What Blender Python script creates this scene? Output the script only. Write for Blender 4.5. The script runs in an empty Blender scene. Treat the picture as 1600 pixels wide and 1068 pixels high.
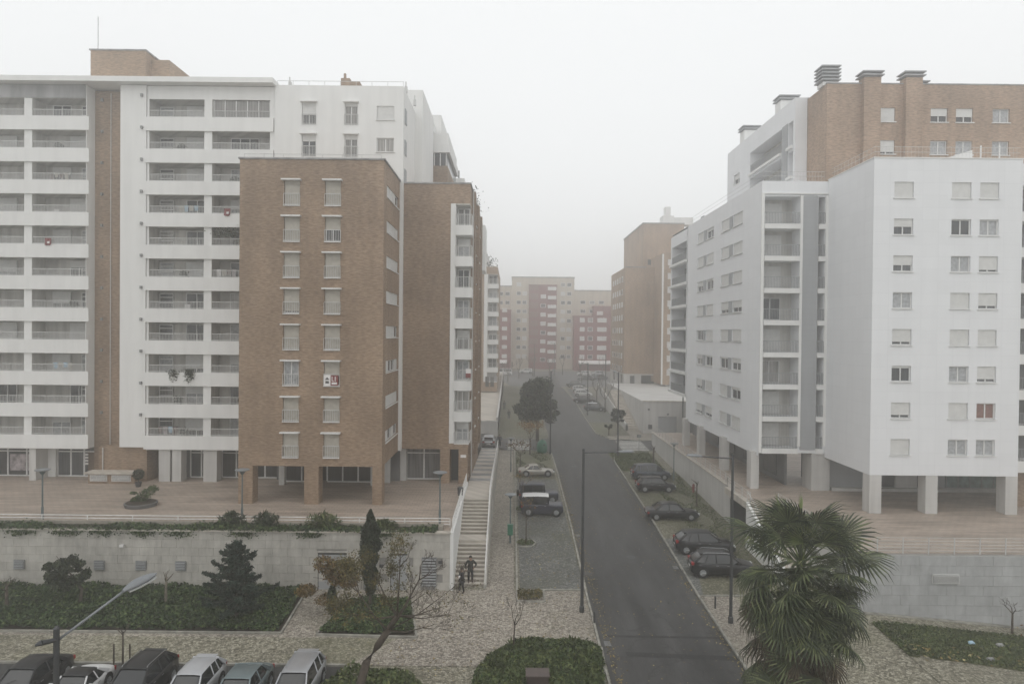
import bpy, bmesh, math, random
import numpy as np
from mathutils import Vector, Matrix
R = math.radians
rnd = random.Random(7)
rng = np.random.RandomState(5)
sc = bpy.context.scene
COL = sc.collection
# ------------------------------------------------------------------ camera
CH, FPX = 13.5, 1067.0
cam = bpy.data.cameras.new('camera'); co = bpy.data.objects.new('camera', cam); COL.objects.link(co)
cam.sensor_width = 36.0; cam.lens = 24.0; cam.clip_end = 3000; cam.clip_start = 0.3
co.matrix_world = Matrix.Translation((0, 0, CH)) @ Matrix.Rotation(R(90-.64), 4, 'X') @ Matrix.Rotation(R(.55), 4, 'Z')
sc.camera = co
# ------------------------------------------------------------------ overcast sky
w = bpy.data.worlds.new("World"); sc.world = w; w.use_nodes = True
nt = w.node_tree; nt.nodes.clear()
out = nt.nodes.new('ShaderNodeOutputWorld'); bg = nt.nodes.new('ShaderNodeBackground')
sky = nt.nodes.new('ShaderNodeTexSky'); sky.sky_type = 'NISHITA'; sky.sun_disc = False
sky.sun_elevation = R(50); sky.sun_rotation = R(150); sky.dust_density = 5; sky.air_density = 1
hs = nt.nodes.new('ShaderNodeHueSaturation'); hs.inputs['Saturation'].default_value = .25
mx = nt.nodes.new('ShaderNodeMix'); mx.data_type = 'RGBA'
mx.inputs[0].default_value = .86
nt.links.new(sky.outputs[0], hs.inputs['Color']); nt.links.new(hs.outputs[0], mx.inputs[6])
mx.inputs[7].default_value = (10.35, 10.5, 10.55, 1)
nt.links.new(mx.outputs[2], bg.inputs[0]); bg.inputs[1].default_value = .1
nt.links.new(bg.outputs[0], out.inputs[0])
sun = bpy.data.lights.new('sun', 'SUN'); so = bpy.data.objects.new('sun', sun); COL.objects.link(so)
sun.energy = .5; sun.angle = R(60); sun.color = (1, .96, .9)
so.rotation_euler = (R(40), 0, R(-30)); so.location = (0, 0, 60)
sc.view_settings.view_transform = 'Standard'; sc.view_settings.look = 'None'
sc.view_settings.exposure = 0.07; sc.view_settings.gamma = 1
try: sc.view_settings.use_curve_mapping = False
except Exception: pass
sc.cycles.volume_bounces = 4
sc.cycles.max_bounces = 6
HAZE = .0038
# ------------------------------------------------------------------ helpers
def gz(X, Y):                                  # the street climbs away from the camera
    z = -5.5 + .036*min(max(Y, 8), 235)
    if Y < 46 and X > 15:
        b = min(1, (X-15)/7.5)*.42 - max(0, X-22.5)*.088
        z += b*min(1, (46-Y)/2+.3)
    return z
_r, _p = R(.55), R(.64)
def ray(x, y):
    u = x-800; v = 534-y
    a = u*math.cos(_r)-v*math.sin(_r); b = u*math.sin(_r)+v*math.cos(_r)
    return a, FPX*math.cos(_p)+b*math.sin(_p), b*math.cos(_p)-FPX*math.sin(_p)
def G(x, y):                                   # photo point -> spot on the street plane
    a, d, c = ray(x, y); t = (CH+5.5)/(.036*d-c); return a*t, d*t
def PZ(x, y, z=0):
    a, d, c = ray(x, y); t = (z-CH)/c; return a*t, d*t

class MB:
    def __init__(s): s.v = []; s.f = []; s.m = []
    def face(s, pts, m=0):
        n = len(s.v); s.v += [tuple(p) for p in pts]; s.f.append(tuple(range(n, n+len(pts)))); s.m.append(m)
    def box(s, x0, x1, y0, y1, z0, z1, m=0):
        n = len(s.v)
        s.v += [(x0,y0,z0),(x1,y0,z0),(x1,y1,z0),(x0,y1,z0),(x0,y0,z1),(x1,y0,z1),(x1,y1,z1),(x0,y1,z1)]
        s.f += [(n,n+3,n+2,n+1),(n+4,n+5,n+6,n+7),(n,n+1,n+5,n+4),(n+1,n+2,n+6,n+5),(n+2,n+3,n+7,n+6),(n+3,n,n+4,n+7)]; s.m += [m]*6
        return s
    def prism(s, poly, z0, z1, m=0):            # poly (x,y) ccw; z0/z1 numbers or functions
        f0 = z0 if callable(z0) else (lambda x, y: z0); f1 = z1 if callable(z1) else (lambda x, y: z1)
        n = len(s.v); k = len(poly)
        s.v += [(x, y, f0(x, y)) for x, y in poly]+[(x, y, f1(x, y)) for x, y in poly]
        s.f += [tuple(range(n+k-1, n-1, -1)), tuple(range(n+k, n+2*k))]; s.m += [m, m]
        for i in range(k):
            j = (i+1) % k; s.f.append((n+i, n+j, n+k+j, n+k+i)); s.m.append(m)
        return s
    def tube(s, pts, rad, k=6, m=0, cap=True):
        pts = [Vector(p) for p in pts]; n0 = len(s.v)
        if not hasattr(rad, '__len__'): rad = [rad]*len(pts)
        for i, p in enumerate(pts):
            d = (pts[min(i+1, len(pts)-1)]-pts[max(i-1, 0)])
            d = d.normalized() if d.length > 1e-9 else Vector((0, 0, 1))
            a = d.cross(Vector((0, 0, 1)) if abs(d.z) < .9 else Vector((1, 0, 0))).normalized(); b = d.cross(a)
            for j in range(k):
                t = 2*math.pi*j/k; s.v.append(tuple(p+(a*math.cos(t)+b*math.sin(t))*rad[i]))
        for i in range(len(pts)-1):
            for j in range(k):
                q = (j+1) % k; s.f.append((n0+i*k+j, n0+i*k+q, n0+(i+1)*k+q, n0+(i+1)*k+j)); s.m.append(m)
        if cap:
            s.f.append(tuple(n0+j for j in range(k))[::-1]); s.f.append(tuple(n0+(len(pts)-1)*k+j for j in range(k))); s.m += [m, m]
        return s
    def lathe(s, prof, cx=0, cy=0, k=12, m=0):   # prof [(r,z)]
        n0 = len(s.v)
        for r, z in prof:
            for j in range(k):
                t = 2*math.pi*j/k; s.v.append((cx+r*math.cos(t), cy+r*math.sin(t), z))
        for i in range(len(prof)-1):
            for j in range(k):
                q = (j+1) % k; s.f.append((n0+i*k+j, n0+i*k+q, n0+(i+1)*k+q, n0+(i+1)*k+j)); s.m.append(m)
        s.f.append(tuple(n0+j for j in range(k))[::-1]); s.f.append(tuple(n0+(len(prof)-1)*k+j for j in range(k))); s.m += [m, m]
        return s
    # facade with openings. axis 'x': face at Y=fix looking to -Y; axis 'y': face at X=fix; inw = direction of the recess
    def facade(s, axis, fix, a0, a1, z0, z1, holes, depth, inw=1, m=0, mr=None, back=None):
        mr = m if mr is None else mr
        A = sorted({a0, a1, *[h[0] for h in holes], *[h[1] for h in holes]}); Z = sorted({z0, z1, *[h[2] for h in holes], *[h[3] for h in holes]})
        P = (lambda a, d, z: (a, fix+d*inw, z)) if axis == 'x' else (lambda a, d, z: (fix+d*inw, a, z))
        for i in range(len(Z)-1):
            zc = (Z[i]+Z[i+1])/2; j = 0
            while j < len(A)-1:
                inh = lambda q: any(h[0] < (A[q]+A[q+1])/2 < h[1] and h[2] < zc < h[3] for h in holes)
                if inh(j): j += 1; continue
                e = j
                while e+1 < len(A)-1 and not inh(e+1): e += 1
                s.face([P(A[j], 0, Z[i]), P(A[e+1], 0, Z[i]), P(A[e+1], 0, Z[i+1]), P(A[j], 0, Z[i+1])], m); j = e+1
        for h in holes:
            b0, b1, c0, c1 = h[:4]; dd = h[4] if len(h) > 4 else depth
            s.face([P(b0,0,c0),P(b1,0,c0),P(b1,dd,c0),P(b0,dd,c0)], mr); s.face([P(b0,0,c1),P(b0,dd,c1),P(b1,dd,c1),P(b1,0,c1)], mr)
            s.face([P(b0,0,c0),P(b0,dd,c0),P(b0,dd,c1),P(b0,0,c1)], mr); s.face([P(b1,0,c0),P(b1,0,c1),P(b1,dd,c1),P(b1,dd,c0)], mr)
            if back is not None: s.face([P(b0,dd,c0),P(b1,dd,c0),P(b1,dd,c1),P(b0,dd,c1)], back)
        return s

WL = {}
def setmat(me, mats):
    for m in (mats if isinstance(mats, (list, tuple)) else [mats]): me.materials.append(m)
def mesh(name, mb, mats, off=(0,0,0), smooth=False):
    me = bpy.data.meshes.new(name)
    v = [(p[0]-off[0], p[1]-off[1], p[2]-off[2]) for p in mb.v]
    me.from_pydata(v, [], mb.f); setmat(me, mats)
    me.polygons.foreach_set('material_index', mb.m)
    if smooth: me.polygons.foreach_set('use_smooth', [True]*len(mb.f))
    me.validate(); me.update(); return me
def tag(o, label=None, cat=None, group=None, kind=None):
    if label: o['label'] = label
    if cat: o['category'] = cat
    if group: o['group'] = group
    if kind: o['kind'] = kind
    return o
def thing(name, label, cat, loc=(0,0,0), group=None, rz=0):
    o = bpy.data.objects.new(name, None); COL.objects.link(o); o.location = loc; o.rotation_euler = (0, 0, rz)
    o.empty_display_size = .2
    WL[o.name] = Vector(loc); return tag(o, label, cat, group)
def part(name, mb, mats, parent=None, loc=None, smooth=False, kind=None, label=None, local=False):
    """mb is in world coordinates (or the parent's own, when local)"""
    pw = WL[parent.name] if parent is not None else Vector((0, 0, 0))
    off = Vector(loc) if loc is not None else pw
    me = mesh(name, mb, mats, (0,0,0) if local else off, smooth)
    o = bpy.data.objects.new(name, me); COL.objects.link(o)
    if parent is not None: o.parent = parent
    if not local: o.location = off-pw
    WL[o.name] = Vector((0,0,0)) if local else off
    return tag(o, label, None, None, kind)
def inst(me, name, parent, wloc=(0,0,0), rz=0, scale=(1,1,1), local=False):
    o = bpy.data.objects.new(name, me); COL.objects.link(o)
    pw = WL[parent.name] if parent is not None else Vector((0,0,0))
    if parent is not None: o.parent = parent
    o.location = Vector(wloc) if local else Vector(wloc)-pw
    o.rotation_euler = (0, 0, rz); o.scale = scale; WL[o.name] = Vector(wloc); return o
def structure(name, mb, mats, smooth=False): return part(name, mb, mats, None, (0,0,0), smooth, 'structure')

# ------------------------------------------------------------------ materials
def mat(name, col, rough=.7, spec=.3, metal=0, coat=0, var=.12, scale=3.0, vec=None, bump=0, emit=None):
    m = bpy.data.materials.new(name); m.use_nodes = True; t = m.node_tree; b = t.nodes['Principled BSDF']
    b.inputs['Roughness'].default_value = rough; b.inputs['Metallic'].default_value = metal
    b.inputs['Specular IOR Level'].default_value = spec; b.inputs['Coat Weight'].default_value = coat
    b.inputs['Base Color'].default_value = (*col, 1)
    if var > 0:
        g = t.nodes.new('ShaderNodeNewGeometry'); n = t.nodes.new('ShaderNodeTexNoise'); n.inputs['Scale'].default_value = scale; n.inputs['Detail'].default_value = 4
        t.links.new(g.outputs['Position'], n.inputs['Vector'])
        r = t.nodes.new('ShaderNodeValToRGB'); r.color_ramp.elements[0].position = .3; r.color_ramp.elements[1].position = .7
        r.color_ramp.elements[0].color = (*[c*(1-var) for c in col], 1); r.color_ramp.elements[1].color = (*[min(1, c*(1+var)) for c in col], 1)
        t.links.new(n.outputs[0], r.inputs[0]); t.links.new(r.outputs[0], b.inputs['Base Color'])
    return m
class NB:                                   # tiny node helper
    def __init__(s, name, rough=.8, spec=.3):
        s.m = bpy.data.materials.new(name); s.m.use_nodes = True; s.t = s.m.node_tree; s.b = s.t.nodes['Principled BSDF']
        s.b.inputs['Roughness'].default_value = rough; s.b.inputs['Specular IOR Level'].default_value = spec
        s.geo = s.t.nodes.new('ShaderNodeNewGeometry'); s.pos = s.geo.outputs['Position']
    def n(s, typ, **k):
        o = s.t.nodes.new(typ)
        for a, v in k.items(): setattr(o, a, v)
        return o
    def ln(s, a, b): s.t.links.new(a, b)
    def math(s, op, a, b=None):
        o = s.n('ShaderNodeMath', operation=op)
        for i, q in enumerate((a, b)):
            if q is None: continue
            if isinstance(q, (int, float)): o.inputs[i].default_value = q
            else: s.ln(q, o.inputs[i])
        return o.outputs[0]
    def scalev(s, v, k):
        o = s.n('ShaderNodeVectorMath', operation='MULTIPLY'); s.ln(v, o.inputs[0]); o.inputs[1].default_value = k; return o.outputs[0]
    def noise(s, v, scale, detail=4, rough=.55):
        o = s.n('ShaderNodeTexNoise'); s.ln(v, o.inputs['Vector']); o.inputs['Scale'].default_value = scale; o.inputs['Detail'].default_value = detail; o.inputs['Roughness'].default_value = rough; return o.outputs[0]
    def ramp(s, f, stops):
        o = s.n('ShaderNodeValToRGB'); e = o.color_ramp.elements
        while len(e) < len(stops): e.new(.5)
        for i, (p, c) in enumerate(stops):
            e[i].position = p; e[i].color = (*(c if hasattr(c, '__len__') else (c, c, c)), 1)
        s.ln(f, o.inputs[0]); return o.outputs[0]
    def mix(s, f, a, b, mode='MIX'):
        o = s.n('ShaderNodeMix', data_type='RGBA', blend_type=mode)
        for i, q in ((0, f), (6, a), (7, b)):
            if isinstance(q, (int, float)): o.inputs[i].default_value = q
            elif isinstance(q, tuple): o.inputs[i].default_value = (*q, 1)
            else: s.ln(q, o.inputs[i])
        return o.outputs[2]
    def uz(s):                              # u along the wall (x+y), v up
        x = s.n('ShaderNodeSeparateXYZ'); s.ln(s.pos, x.inputs[0]); c = s.n('ShaderNodeCombineXYZ')
        s.ln(s.math('ADD', x.outputs[0], x.outputs[1]), c.inputs[0]); s.ln(x.outputs[2], c.inputs[1]); return c.outputs[0]
    def bumpf(s, h, st, d=.02):
        o = s.n('ShaderNodeBump'); o.inputs['Strength'].default_value = st; o.inputs['Distance'].default_value = d; s.ln(h, o.inputs['Height']); s.ln(o.outputs[0], s.b.inputs['Normal'])
    def done(s, col): s.ln(col, s.b.inputs['Base Color']); return s.m

def brick_mat(name, c1, c2, mortar):
    k = NB(name, .85, .2); uv = k.uz()
    b = k.n('ShaderNodeTexBrick'); k.ln(uv, b.inputs['Vector']); b.inputs['Scale'].default_value = 1
    b.inputs['Brick Width'].default_value = .25; b.inputs['Row Height'].default_value = .08; b.inputs['Mortar Size'].default_value = .008; b.inputs['Bias'].default_value = 0
    b.inputs['Color1'].default_value = (*c1, 1); b.inputs['Color2'].default_value = (*c2, 1); b.inputs['Mortar'].default_value = (*mortar, 1)
    s1 = k.noise(k.scalev(uv, (2.4, 9, 1)), 1, 2, .6); s2 = k.noise(k.pos, .22, 3)
    c = k.mix(1, b.outputs[0], k.ramp(s1, [(.36, .74), (.5, .98), (.66, 1.15)]), 'MULTIPLY')
    c = k.mix(1, c, k.ramp(s2, [(.3, .80), (.7, 1.12)]), 'MULTIPLY'); c = k.mix(1, c, k.ramp(k.noise(k.scalev(uv, (.9, .1, 1)), 1, 4), [(.35, .88), (.6, 1.04)]), 'MULTIPLY')
    return k.done(c)
def render_mat(name, col, joints=None, stain=.1):
    k = NB(name, .8, .2); uv = k.uz()
    s1 = k.noise(k.scalev(uv, (1.3, .12, 1)), 1, 4); s2 = k.noise(k.pos, .35, 5)
    c = k.mix(1, col, k.ramp(s1, [(.35, 1-stain), (.6, 1.0)]), 'MULTIPLY'); c = k.mix(1, c, k.ramp(s2, [(.3, 1-stain*.7), (.65, 1.0)]), 'MULTIPLY')
    if joints:
        b = k.n('ShaderNodeTexBrick'); k.ln(uv, b.inputs['Vector']); b.offset = 0; b.inputs['Scale'].default_value = 1; b.inputs['Brick Width'].default_value = joints[0]; b.inputs['Row Height'].default_value = joints[1]
        b.inputs['Mortar Size'].default_value = .015; b.inputs['Color1'].default_value = (1,1,1,1); b.inputs['Color2'].default_value = (.975,.975,.975,1); b.inputs['Mortar'].default_value = (.92,.92,.925,1)
        c = k.mix(1, c, b.outputs[0], 'MULTIPLY')
    return k.done(c)
def cobble_mat(name, cols, size=11, moss=.3, mosscol=(.115,.115,.06), dark=.45, rough=.75):
    k = NB(name, rough, .35); v = k.n('ShaderNodeTexVoronoi'); k.ln(k.pos, v.inputs['Vector']); v.inputs['Scale'].default_value = size*.85
    sp = k.n('ShaderNodeSeparateColor'); k.ln(v.outputs['Color'], sp.inputs[0])
    c = k.ramp(sp.outputs[0], [(0, cols[0]), (.45, cols[1]), (.75, cols[2]), (1, cols[3])])
    e = k.n('ShaderNodeTexVoronoi', feature='DISTANCE_TO_EDGE'); k.ln(k.pos, e.inputs['Vector']); e.inputs['Scale'].default_value = size*.85
    gap = k.ramp(e.outputs[0], [(.02, dark), (.09, 1.0)]); c = k.mix(1, c, gap, 'MULTIPLY')
    clump = k.noise(k.pos, 8, 3, .8); c = k.mix(1, c, k.ramp(clump, [(.38, .72), (.5, 1.0), (.66, 1.15)]), 'MULTIPLY')
    big = k.noise(k.pos, .16, 5, .65); mm = k.noise(k.pos, 1.4, 4, .7)
    f = k.ramp(k.math('ADD', k.math('MULTIPLY', big, .8), k.math('MULTIPLY', mm, .2)), [(.60-moss*.3, 0.0), (.78-moss*.3, .55)])
    c = k.mix(f, c, mosscol)
    c = k.mix(1, c, k.ramp(k.noise(k.pos, .09, 3), [(.35, .85), (.65, 1.12)]), 'MULTIPLY')
    k.bumpf(e.outputs[0], .5, .03); return k.done(c)
def asphalt_mat():
    k = NB('asphalt', .62, .4); a = k.noise(k.pos, 26, 3, .8); b = k.noise(k.scalev(k.pos, (1, .22, 1)), .7, 5, .7); d = k.noise(k.scalev(k.pos, (.9, .07, 1)), 1, 3, .6)
    c = k.ramp(a, [(.35, (.034,.0335,.033)), (.65, (.064,.063,.062))])
    c = k.mix(1, c, k.ramp(b, [(.3, .7), (.68, 1.3)]), 'MULTIPLY'); c = k.mix(1, c, k.ramp(d, [(.35, .76), (.65, 1.16)]), 'MULTIPLY')
    nz = k.n('ShaderNodeTexNoise'); k.ln(k.pos, nz.inputs['Vector']); nz.inputs['Scale'].default_value = .9; nz.inputs['Detail'].default_value = 5
    vm = k.n('ShaderNodeVectorMath', operation='MULTIPLY_ADD'); k.ln(nz.outputs['Color'], vm.inputs[0]); vm.inputs[1].default_value = (2.2,2.2,0); k.ln(k.pos, vm.inputs[2])
    cr = k.n('ShaderNodeTexVoronoi', feature='DISTANCE_TO_EDGE'); k.ln(vm.outputs[0], cr.inputs['Vector']); cr.inputs['Scale'].default_value = .17; c = k.mix(1, c, k.ramp(cr.outputs[0], [(.0, .55), (.007, 1.0)]), 'MULTIPLY')
    k.bumpf(a, .3, .01); return k.done(c)
def plaza_mat(name, ca, cb):
    k = NB(name, .55, .4); b = k.n('ShaderNodeTexBrick'); k.ln(k.pos, b.inputs['Vector']); b.inputs['Scale'].default_value = 1; b.inputs['Brick Width'].default_value = .6; b.inputs['Row Height'].default_value = .4
    b.inputs['Mortar Size'].default_value = .012; b.inputs['Color1'].default_value = (*ca, 1); b.inputs['Color2'].default_value = (*cb, 1); b.inputs['Mortar'].default_value = (.10,.085,.07,1)
    st = k.noise(k.scalev(k.pos, (.25, .8, 1)), 1, 6, .7); row = k.noise(k.scalev(k.pos, (.15, 2.2, 1)), 1, 2)
    c = k.mix(1, b.outputs[0], k.ramp(st, [(.34, .68), (.5, .97), (.68, 1.1)]), 'MULTIPLY'); c = k.mix(1, c, k.ramp(row, [(.35, .78), (.55, 1.05)]), 'MULTIPLY')
    return k.done(c)
def island_mat(name, stops, rough=.6, trans=.0, spec=.3):
    k = NB(name, rough, spec); c = k.ramp(k.geo.outputs['Random Per Island'], stops)
    c = k.mix(1, c, k.ramp(k.noise(k.pos, .7, 3), [(.35, .75), (.65, 1.2)]), 'MULTIPLY')
    return k.done(c)
def stone_mat(name, col, stain=.35):
    k = NB(name, .75, .25); uv = k.uz(); s1 = k.noise(k.scalev(uv, (1.5, .35, 1)), 1, 6, .7); s2 = k.noise(k.pos, 1.1, 5, .6)
    oi = k.n('ShaderNodeObjectInfo'); c = k.mix(1, col, k.ramp(s1, [(.32, 1-stain), (.58, 1.0)]), 'MULTIPLY')
    c = k.mix(1, c, k.ramp(s2, [(.3, .85), (.7, 1.08)]), 'MULTIPLY'); c = k.mix(1, c, k.ramp(oi.outputs['Random'], [(0, .95), (1, 1.03)]), 'MULTIPLY'); return k.done(c)

M = {}
M['brick'] = brick_mat('brown_brick', (.265,.182,.122), (.335,.242,.17), (.265,.205,.155))
M['brick_far'] = brick_mat('tan_brick', (.33,.225,.145), (.41,.295,.2), (.3,.23,.18))
M['brick_top'] = brick_mat('orange_tan_brick', (.34,.235,.165), (.41,.30,.215), (.32,.24,.19))
M['white'] = render_mat('white_render', (.73,.73,.715), None, .06)
M['panel'] = render_mat('white_panel_cladding', (.74,.75,.765), (1.25, .94), .03)
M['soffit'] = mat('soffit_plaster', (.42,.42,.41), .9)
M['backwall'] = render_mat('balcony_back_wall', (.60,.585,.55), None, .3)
M['greyband'] = render_mat('weathered_concrete', (.36,.36,.36), None, .35)
M['greypanel'] = render_mat('grey_panel', (.36,.37,.38), (1.4, .47), .08)
M['stone'] = stone_mat('retaining_stone', (.47,.45,.41), .28)
M['stone_r'] = stone_mat('retaining_concrete', (.41,.415,.415), .18)
M['mortar'] = mat('joint_mortar', (.27,.26,.245), .9)
M['pillar'] = render_mat('pillar_stone', (.56,.55,.53), (2.5,.6), .15)
def pane_mat(name, stops, rough):
    k = NB(name, rough, .5); oi = k.n('ShaderNodeObjectInfo'); c = k.ramp(oi.outputs['Random'], stops); uv = k.uz()
    c = k.mix(1, c, k.ramp(k.noise(k.scalev(uv, (7, .3, 1)), 1, 2), [(.35, .6), (.65, 1.25)]), 'MULTIPLY'); return k.done(c)
M['glass'] = pane_mat('window_glass', [(0, (.02,.022,.025)), (.45, (.05,.055,.06)), (.7, (.10,.105,.11)), (.88, (.22,.21,.20)), (1, (.36,.35,.33))], .15)
M['curtain'] = mat('curtained_glass', (.33,.34,.35), .4, .5, var=.3, scale=5)
M['redcurtain'] = mat('red_curtain', (.20,.11,.09), .6, .3, var=.35, scale=5)
M['frame'] = mat('window_frame_white', (.66,.66,.65), .5, .4, var=.05)
M['shutter'] = mat('roller_shutter', (.60,.60,.585), .6, .3, var=.06)
M['shutter_cream'] = mat('cream_shutter', (.42,.395,.345), .6, .3, var=.1)
M['rail'] = mat('railing_paint', (.50,.50,.49), .5, .4, var=.05)
M['raildark'] = mat('railing_steel', (.27,.275,.28), .45, .4, metal=.3, var=.05)
M['railwhite'] = mat('railing_white', (.66,.655,.64), .5, .4, var=.1)
M['metal'] = mat('dark_metal', (.05,.052,.055), .5, .5, metal=.2, var=.1)
M['greymetal'] = mat('grey_metal', (.23,.235,.235), .55, .4, metal=.0, var=.1)
M['bluegrey'] = mat('lamp_post_paint', (.10,.13,.135), .5, .4, var=.1)
M['silver'] = mat('lamp_silver', (.19,.20,.21), .5, .4, metal=.1, var=.05)
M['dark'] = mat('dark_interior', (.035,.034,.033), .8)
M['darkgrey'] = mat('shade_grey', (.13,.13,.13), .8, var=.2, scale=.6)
M['asphalt'] = asphalt_mat()
M['road_patch'] = mat('fresh_asphalt', (.035,.035,.035), .7, var=.25, scale=8)
M['cobble'] = cobble_mat('limestone_setts', [(.17,.15,.125),(.32,.285,.24),(.39,.355,.30),(.46,.425,.365)], 10, .13)
M['cobble_mossy'] = cobble_mat('mossy_setts', [(.11,.10,.072),(.25,.232,.175),(.33,.31,.24),(.42,.395,.32)], 10, .4)
M['cobble_dark'] = cobble_mat('basalt_setts', [(.08,.082,.08),(.135,.138,.13),(.185,.188,.175),(.27,.268,.245)], 10, .4, (.085,.09,.055))
M['cobble_green'] = cobble_mat('grass_jointed_setts', [(.075,.072,.048),(.15,.142,.098),(.21,.198,.145),(.30,.285,.22)], 10, .6, (.085,.09,.04))
M['plaza'] = plaza_mat('plaza_tiles', (.35,.285,.235), (.40,.33,.275))
M['kerb'] = mat('kerb_stone', (.27,.26,.23), .8, var=.4, scale=2)
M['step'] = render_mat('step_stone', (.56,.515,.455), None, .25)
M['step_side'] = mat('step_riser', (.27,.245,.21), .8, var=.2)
M['soil'] = mat('soil', (.045,.036,.026), .95, var=.4, scale=2)
M['grass_base'] = mat('turf', (.085,.09,.04), .9, var=.45, scale=1.2)
M['ivy'] = island_mat('ivy_leaf', [(0,(.012,.024,.009)),(.5,(.034,.062,.020)),(.82,(.068,.108,.034)),(1,(.13,.165,.06))])
M['darkleaf'] = island_mat('dark_leaf', [(0,(.010,.016,.010)),(.5,(.026,.038,.019)),(.85,(.055,.07,.036)),(1,(.10,.115,.06))])
M['conifer'] = island_mat('conifer_needles', [(0,(.010,.022,.016)),(.5,(.020,.040,.028)),(1,(.042,.066,.045))])
M['cypress'] = island_mat('cypress_scale', [(0,(.012,.02,.012)),(.6,(.022,.036,.018)),(1,(.036,.05,.025))])
M['orange'] = island_mat('autumn_leaf', [(0,(.13,.06,.015)),(.5,(.24,.13,.03)),(1,(.32,.21,.05))])
M['rusty'] = island_mat('rusty_foliage', [(0,(.05,.04,.018)),(.4,(.13,.075,.025)),(.8,(.20,.125,.035)),(1,(.10,.10,.035))])
M['sparse'] = island_mat('late_leaf', [(0,(.05,.048,.02)),(.6,(.10,.09,.032)),(1,(.17,.125,.04))])
M['grassblade'] = island_mat('grass_blade', [(0,(.035,.052,.018)),(.6,(.068,.095,.03)),(1,(.14,.155,.055))])
M['litter'] = island_mat('fallen_leaf', [(0,(.10,.07,.03)),(.6,(.26,.19,.06)),(1,(.38,.33,.16))])
M['palm'] = island_mat('palm_leaf', [(0,(.018,.027,.012)),(.5,(.045,.060,.025)),(.8,(.10,.12,.05)),(1,(.20,.21,.10))], .5, spec=.3)
M['palm_light'] = island_mat('young_palm_leaf', [(0,(.085,.115,.03)),(.5,(.15,.19,.06)),(1,(.22,.25,.10))], .4)
M['palm_dead'] = island_mat('dead_palm_leaf', [(0,(.03,.022,.014)),(.6,(.07,.052,.032)),(1,(.13,.10,.065))], .8)
M['bark'] = mat('bark', (.075,.06,.048), .9, var=.35, scale=6)
M['bark_pale'] = mat('pale_bark', (.16,.14,.11), .9, var=.3, scale=6)
M['green'] = mat('green_plastic', (.018,.13,.075), .45, .5, var=.1)
M['red'] = mat('red_paint', (.19,.045,.045), .5, .4, var=.1)
M['signwhite'] = mat('sign_white', (.7,.68,.67), .6, var=.04)
M['black'] = mat('black_rubber', (.014,.014,.015), .7, var=.1)
M['carglass'] = mat('car_glass', (.012,.014,.016), .07, .8, var=0)
M['rim'] = mat('alloy_rim', (.35,.36,.37), .35, .5, metal=.7, var=.05)
M['lampred'] = mat('tail_lamp_red', (.28,.01,.012), .25, .6, var=0)
M['lampclear'] = mat('headlamp_clear', (.55,.56,.57), .15, .7, var=0)
M['zebra'] = mat('road_paint', (.50,.49,.46), .7, var=.25, scale=4)
M['beige'] = render_mat('far_beige', (.56,.50,.41), (3.4,2.9), .12)
M['farred'] = render_mat('far_red', (.23,.075,.075), None, .12)  # red lightened so the colour carries part of the fog's fade
M['blue'] = mat('pale_blue_plastic', (.35,.5,.62), .5, var=.1)

def leaves(name, C, size, mt, parent=None, aspect=1.6, up=0.0, jitter=.35, loc=None, kind=None, tri=False):
    """C: Nx3 world points -> a mesh of small leaf faces"""
    C = np.asarray(C, float); n = len(C)
    nrm = rng.normal(size=(n, 3)); nrm[:, 2] += up; nrm /= np.linalg.norm(nrm, axis=1)[:, None]
    t = rng.normal(size=(n, 3)); t -= (t*nrm).sum(1)[:, None]*nrm; t /= np.linalg.norm(t, axis=1)[:, None]; b = np.cross(nrm, t)
    s = size*(1+jitter*rng.uniform(-1, 1, n))[:, None]
    L = t*s*.5*aspect; W = b*s*.5
    V = np.stack([C-L, C+W*.9, C+L, C-W*.9], 1)
    pw = np.array(WL[parent.name]) if parent is not None else np.zeros(3)
    V = (V.reshape(-1, 3)-pw)
    me = bpy.data.meshes.new(name); me.vertices.add(4*n); me.vertices.foreach_set('co', V.ravel()); me.loops.add(4*n); me.loops.foreach_set('vertex_index', np.arange(4*n))
    me.polygons.add(n); me.polygons.foreach_set('loop_start', np.arange(0, 4*n, 4)); me.polygons.foreach_set('loop_total', np.full(n, 4)); me.materials.append(mt); me.update(calc_edges=True); me.validate()
    o = bpy.data.objects.new(name, me); COL.objects.link(o)
    if parent is not None: o.parent = parent
    WL[o.name] = Vector(pw); return tag(o, kind=kind)

# ================================================================== GROUND
def patch(name, poly, dz, m, kind=True, n=None):
    b = MB(); b.face([(x, y, gz(x, y)+dz) for x, y in poly]); return structure(name, b, m)
def gpatch(name, x0, x1, y0, y1, dz, m, nx=8, ny=6):
    b = MB(); xs = np.linspace(x0, x1, nx+1); ys = np.linspace(y0, y1, ny+1)
    for i in range(nx):
        for j in range(ny):
            b.face([(x, y, gz(x, y)+dz) for x, y in ((xs[i],ys[j]),(xs[i+1],ys[j]),(xs[i+1],ys[j+1]),(xs[i],ys[j+1]))])
    return structure(name, b, m)
b = MB()
for (x0, x1) in ((-400, -2), (-2, 15), (15, 22.5), (22.5, 60), (60, 400)):
    for (y0, y1) in ((-50, 8), (8, 44), (44, 46.001), (46.001, 90), (90, 235), (235, 500)):
        b.face([(x, y, gz(min(x, 60), y)-.03) for x, y in ((x0,y0),(x1,y0),(x1,y1),(x0,y1))])
structure('ground', b, M['cobble_mossy'])
patch('pavement', [(-60,36.2),(-1,36.2),(5.1,36.8),(5.1,46.1),(-60,46.1)], 0, M['cobble'])
patch('path', [(-60,36.2),(-14,36.2),(-8.5,36.2),(-6.5,39.2),(-13,39.2),(-60,39.2)], .004, M['cobble_mossy'])
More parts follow.
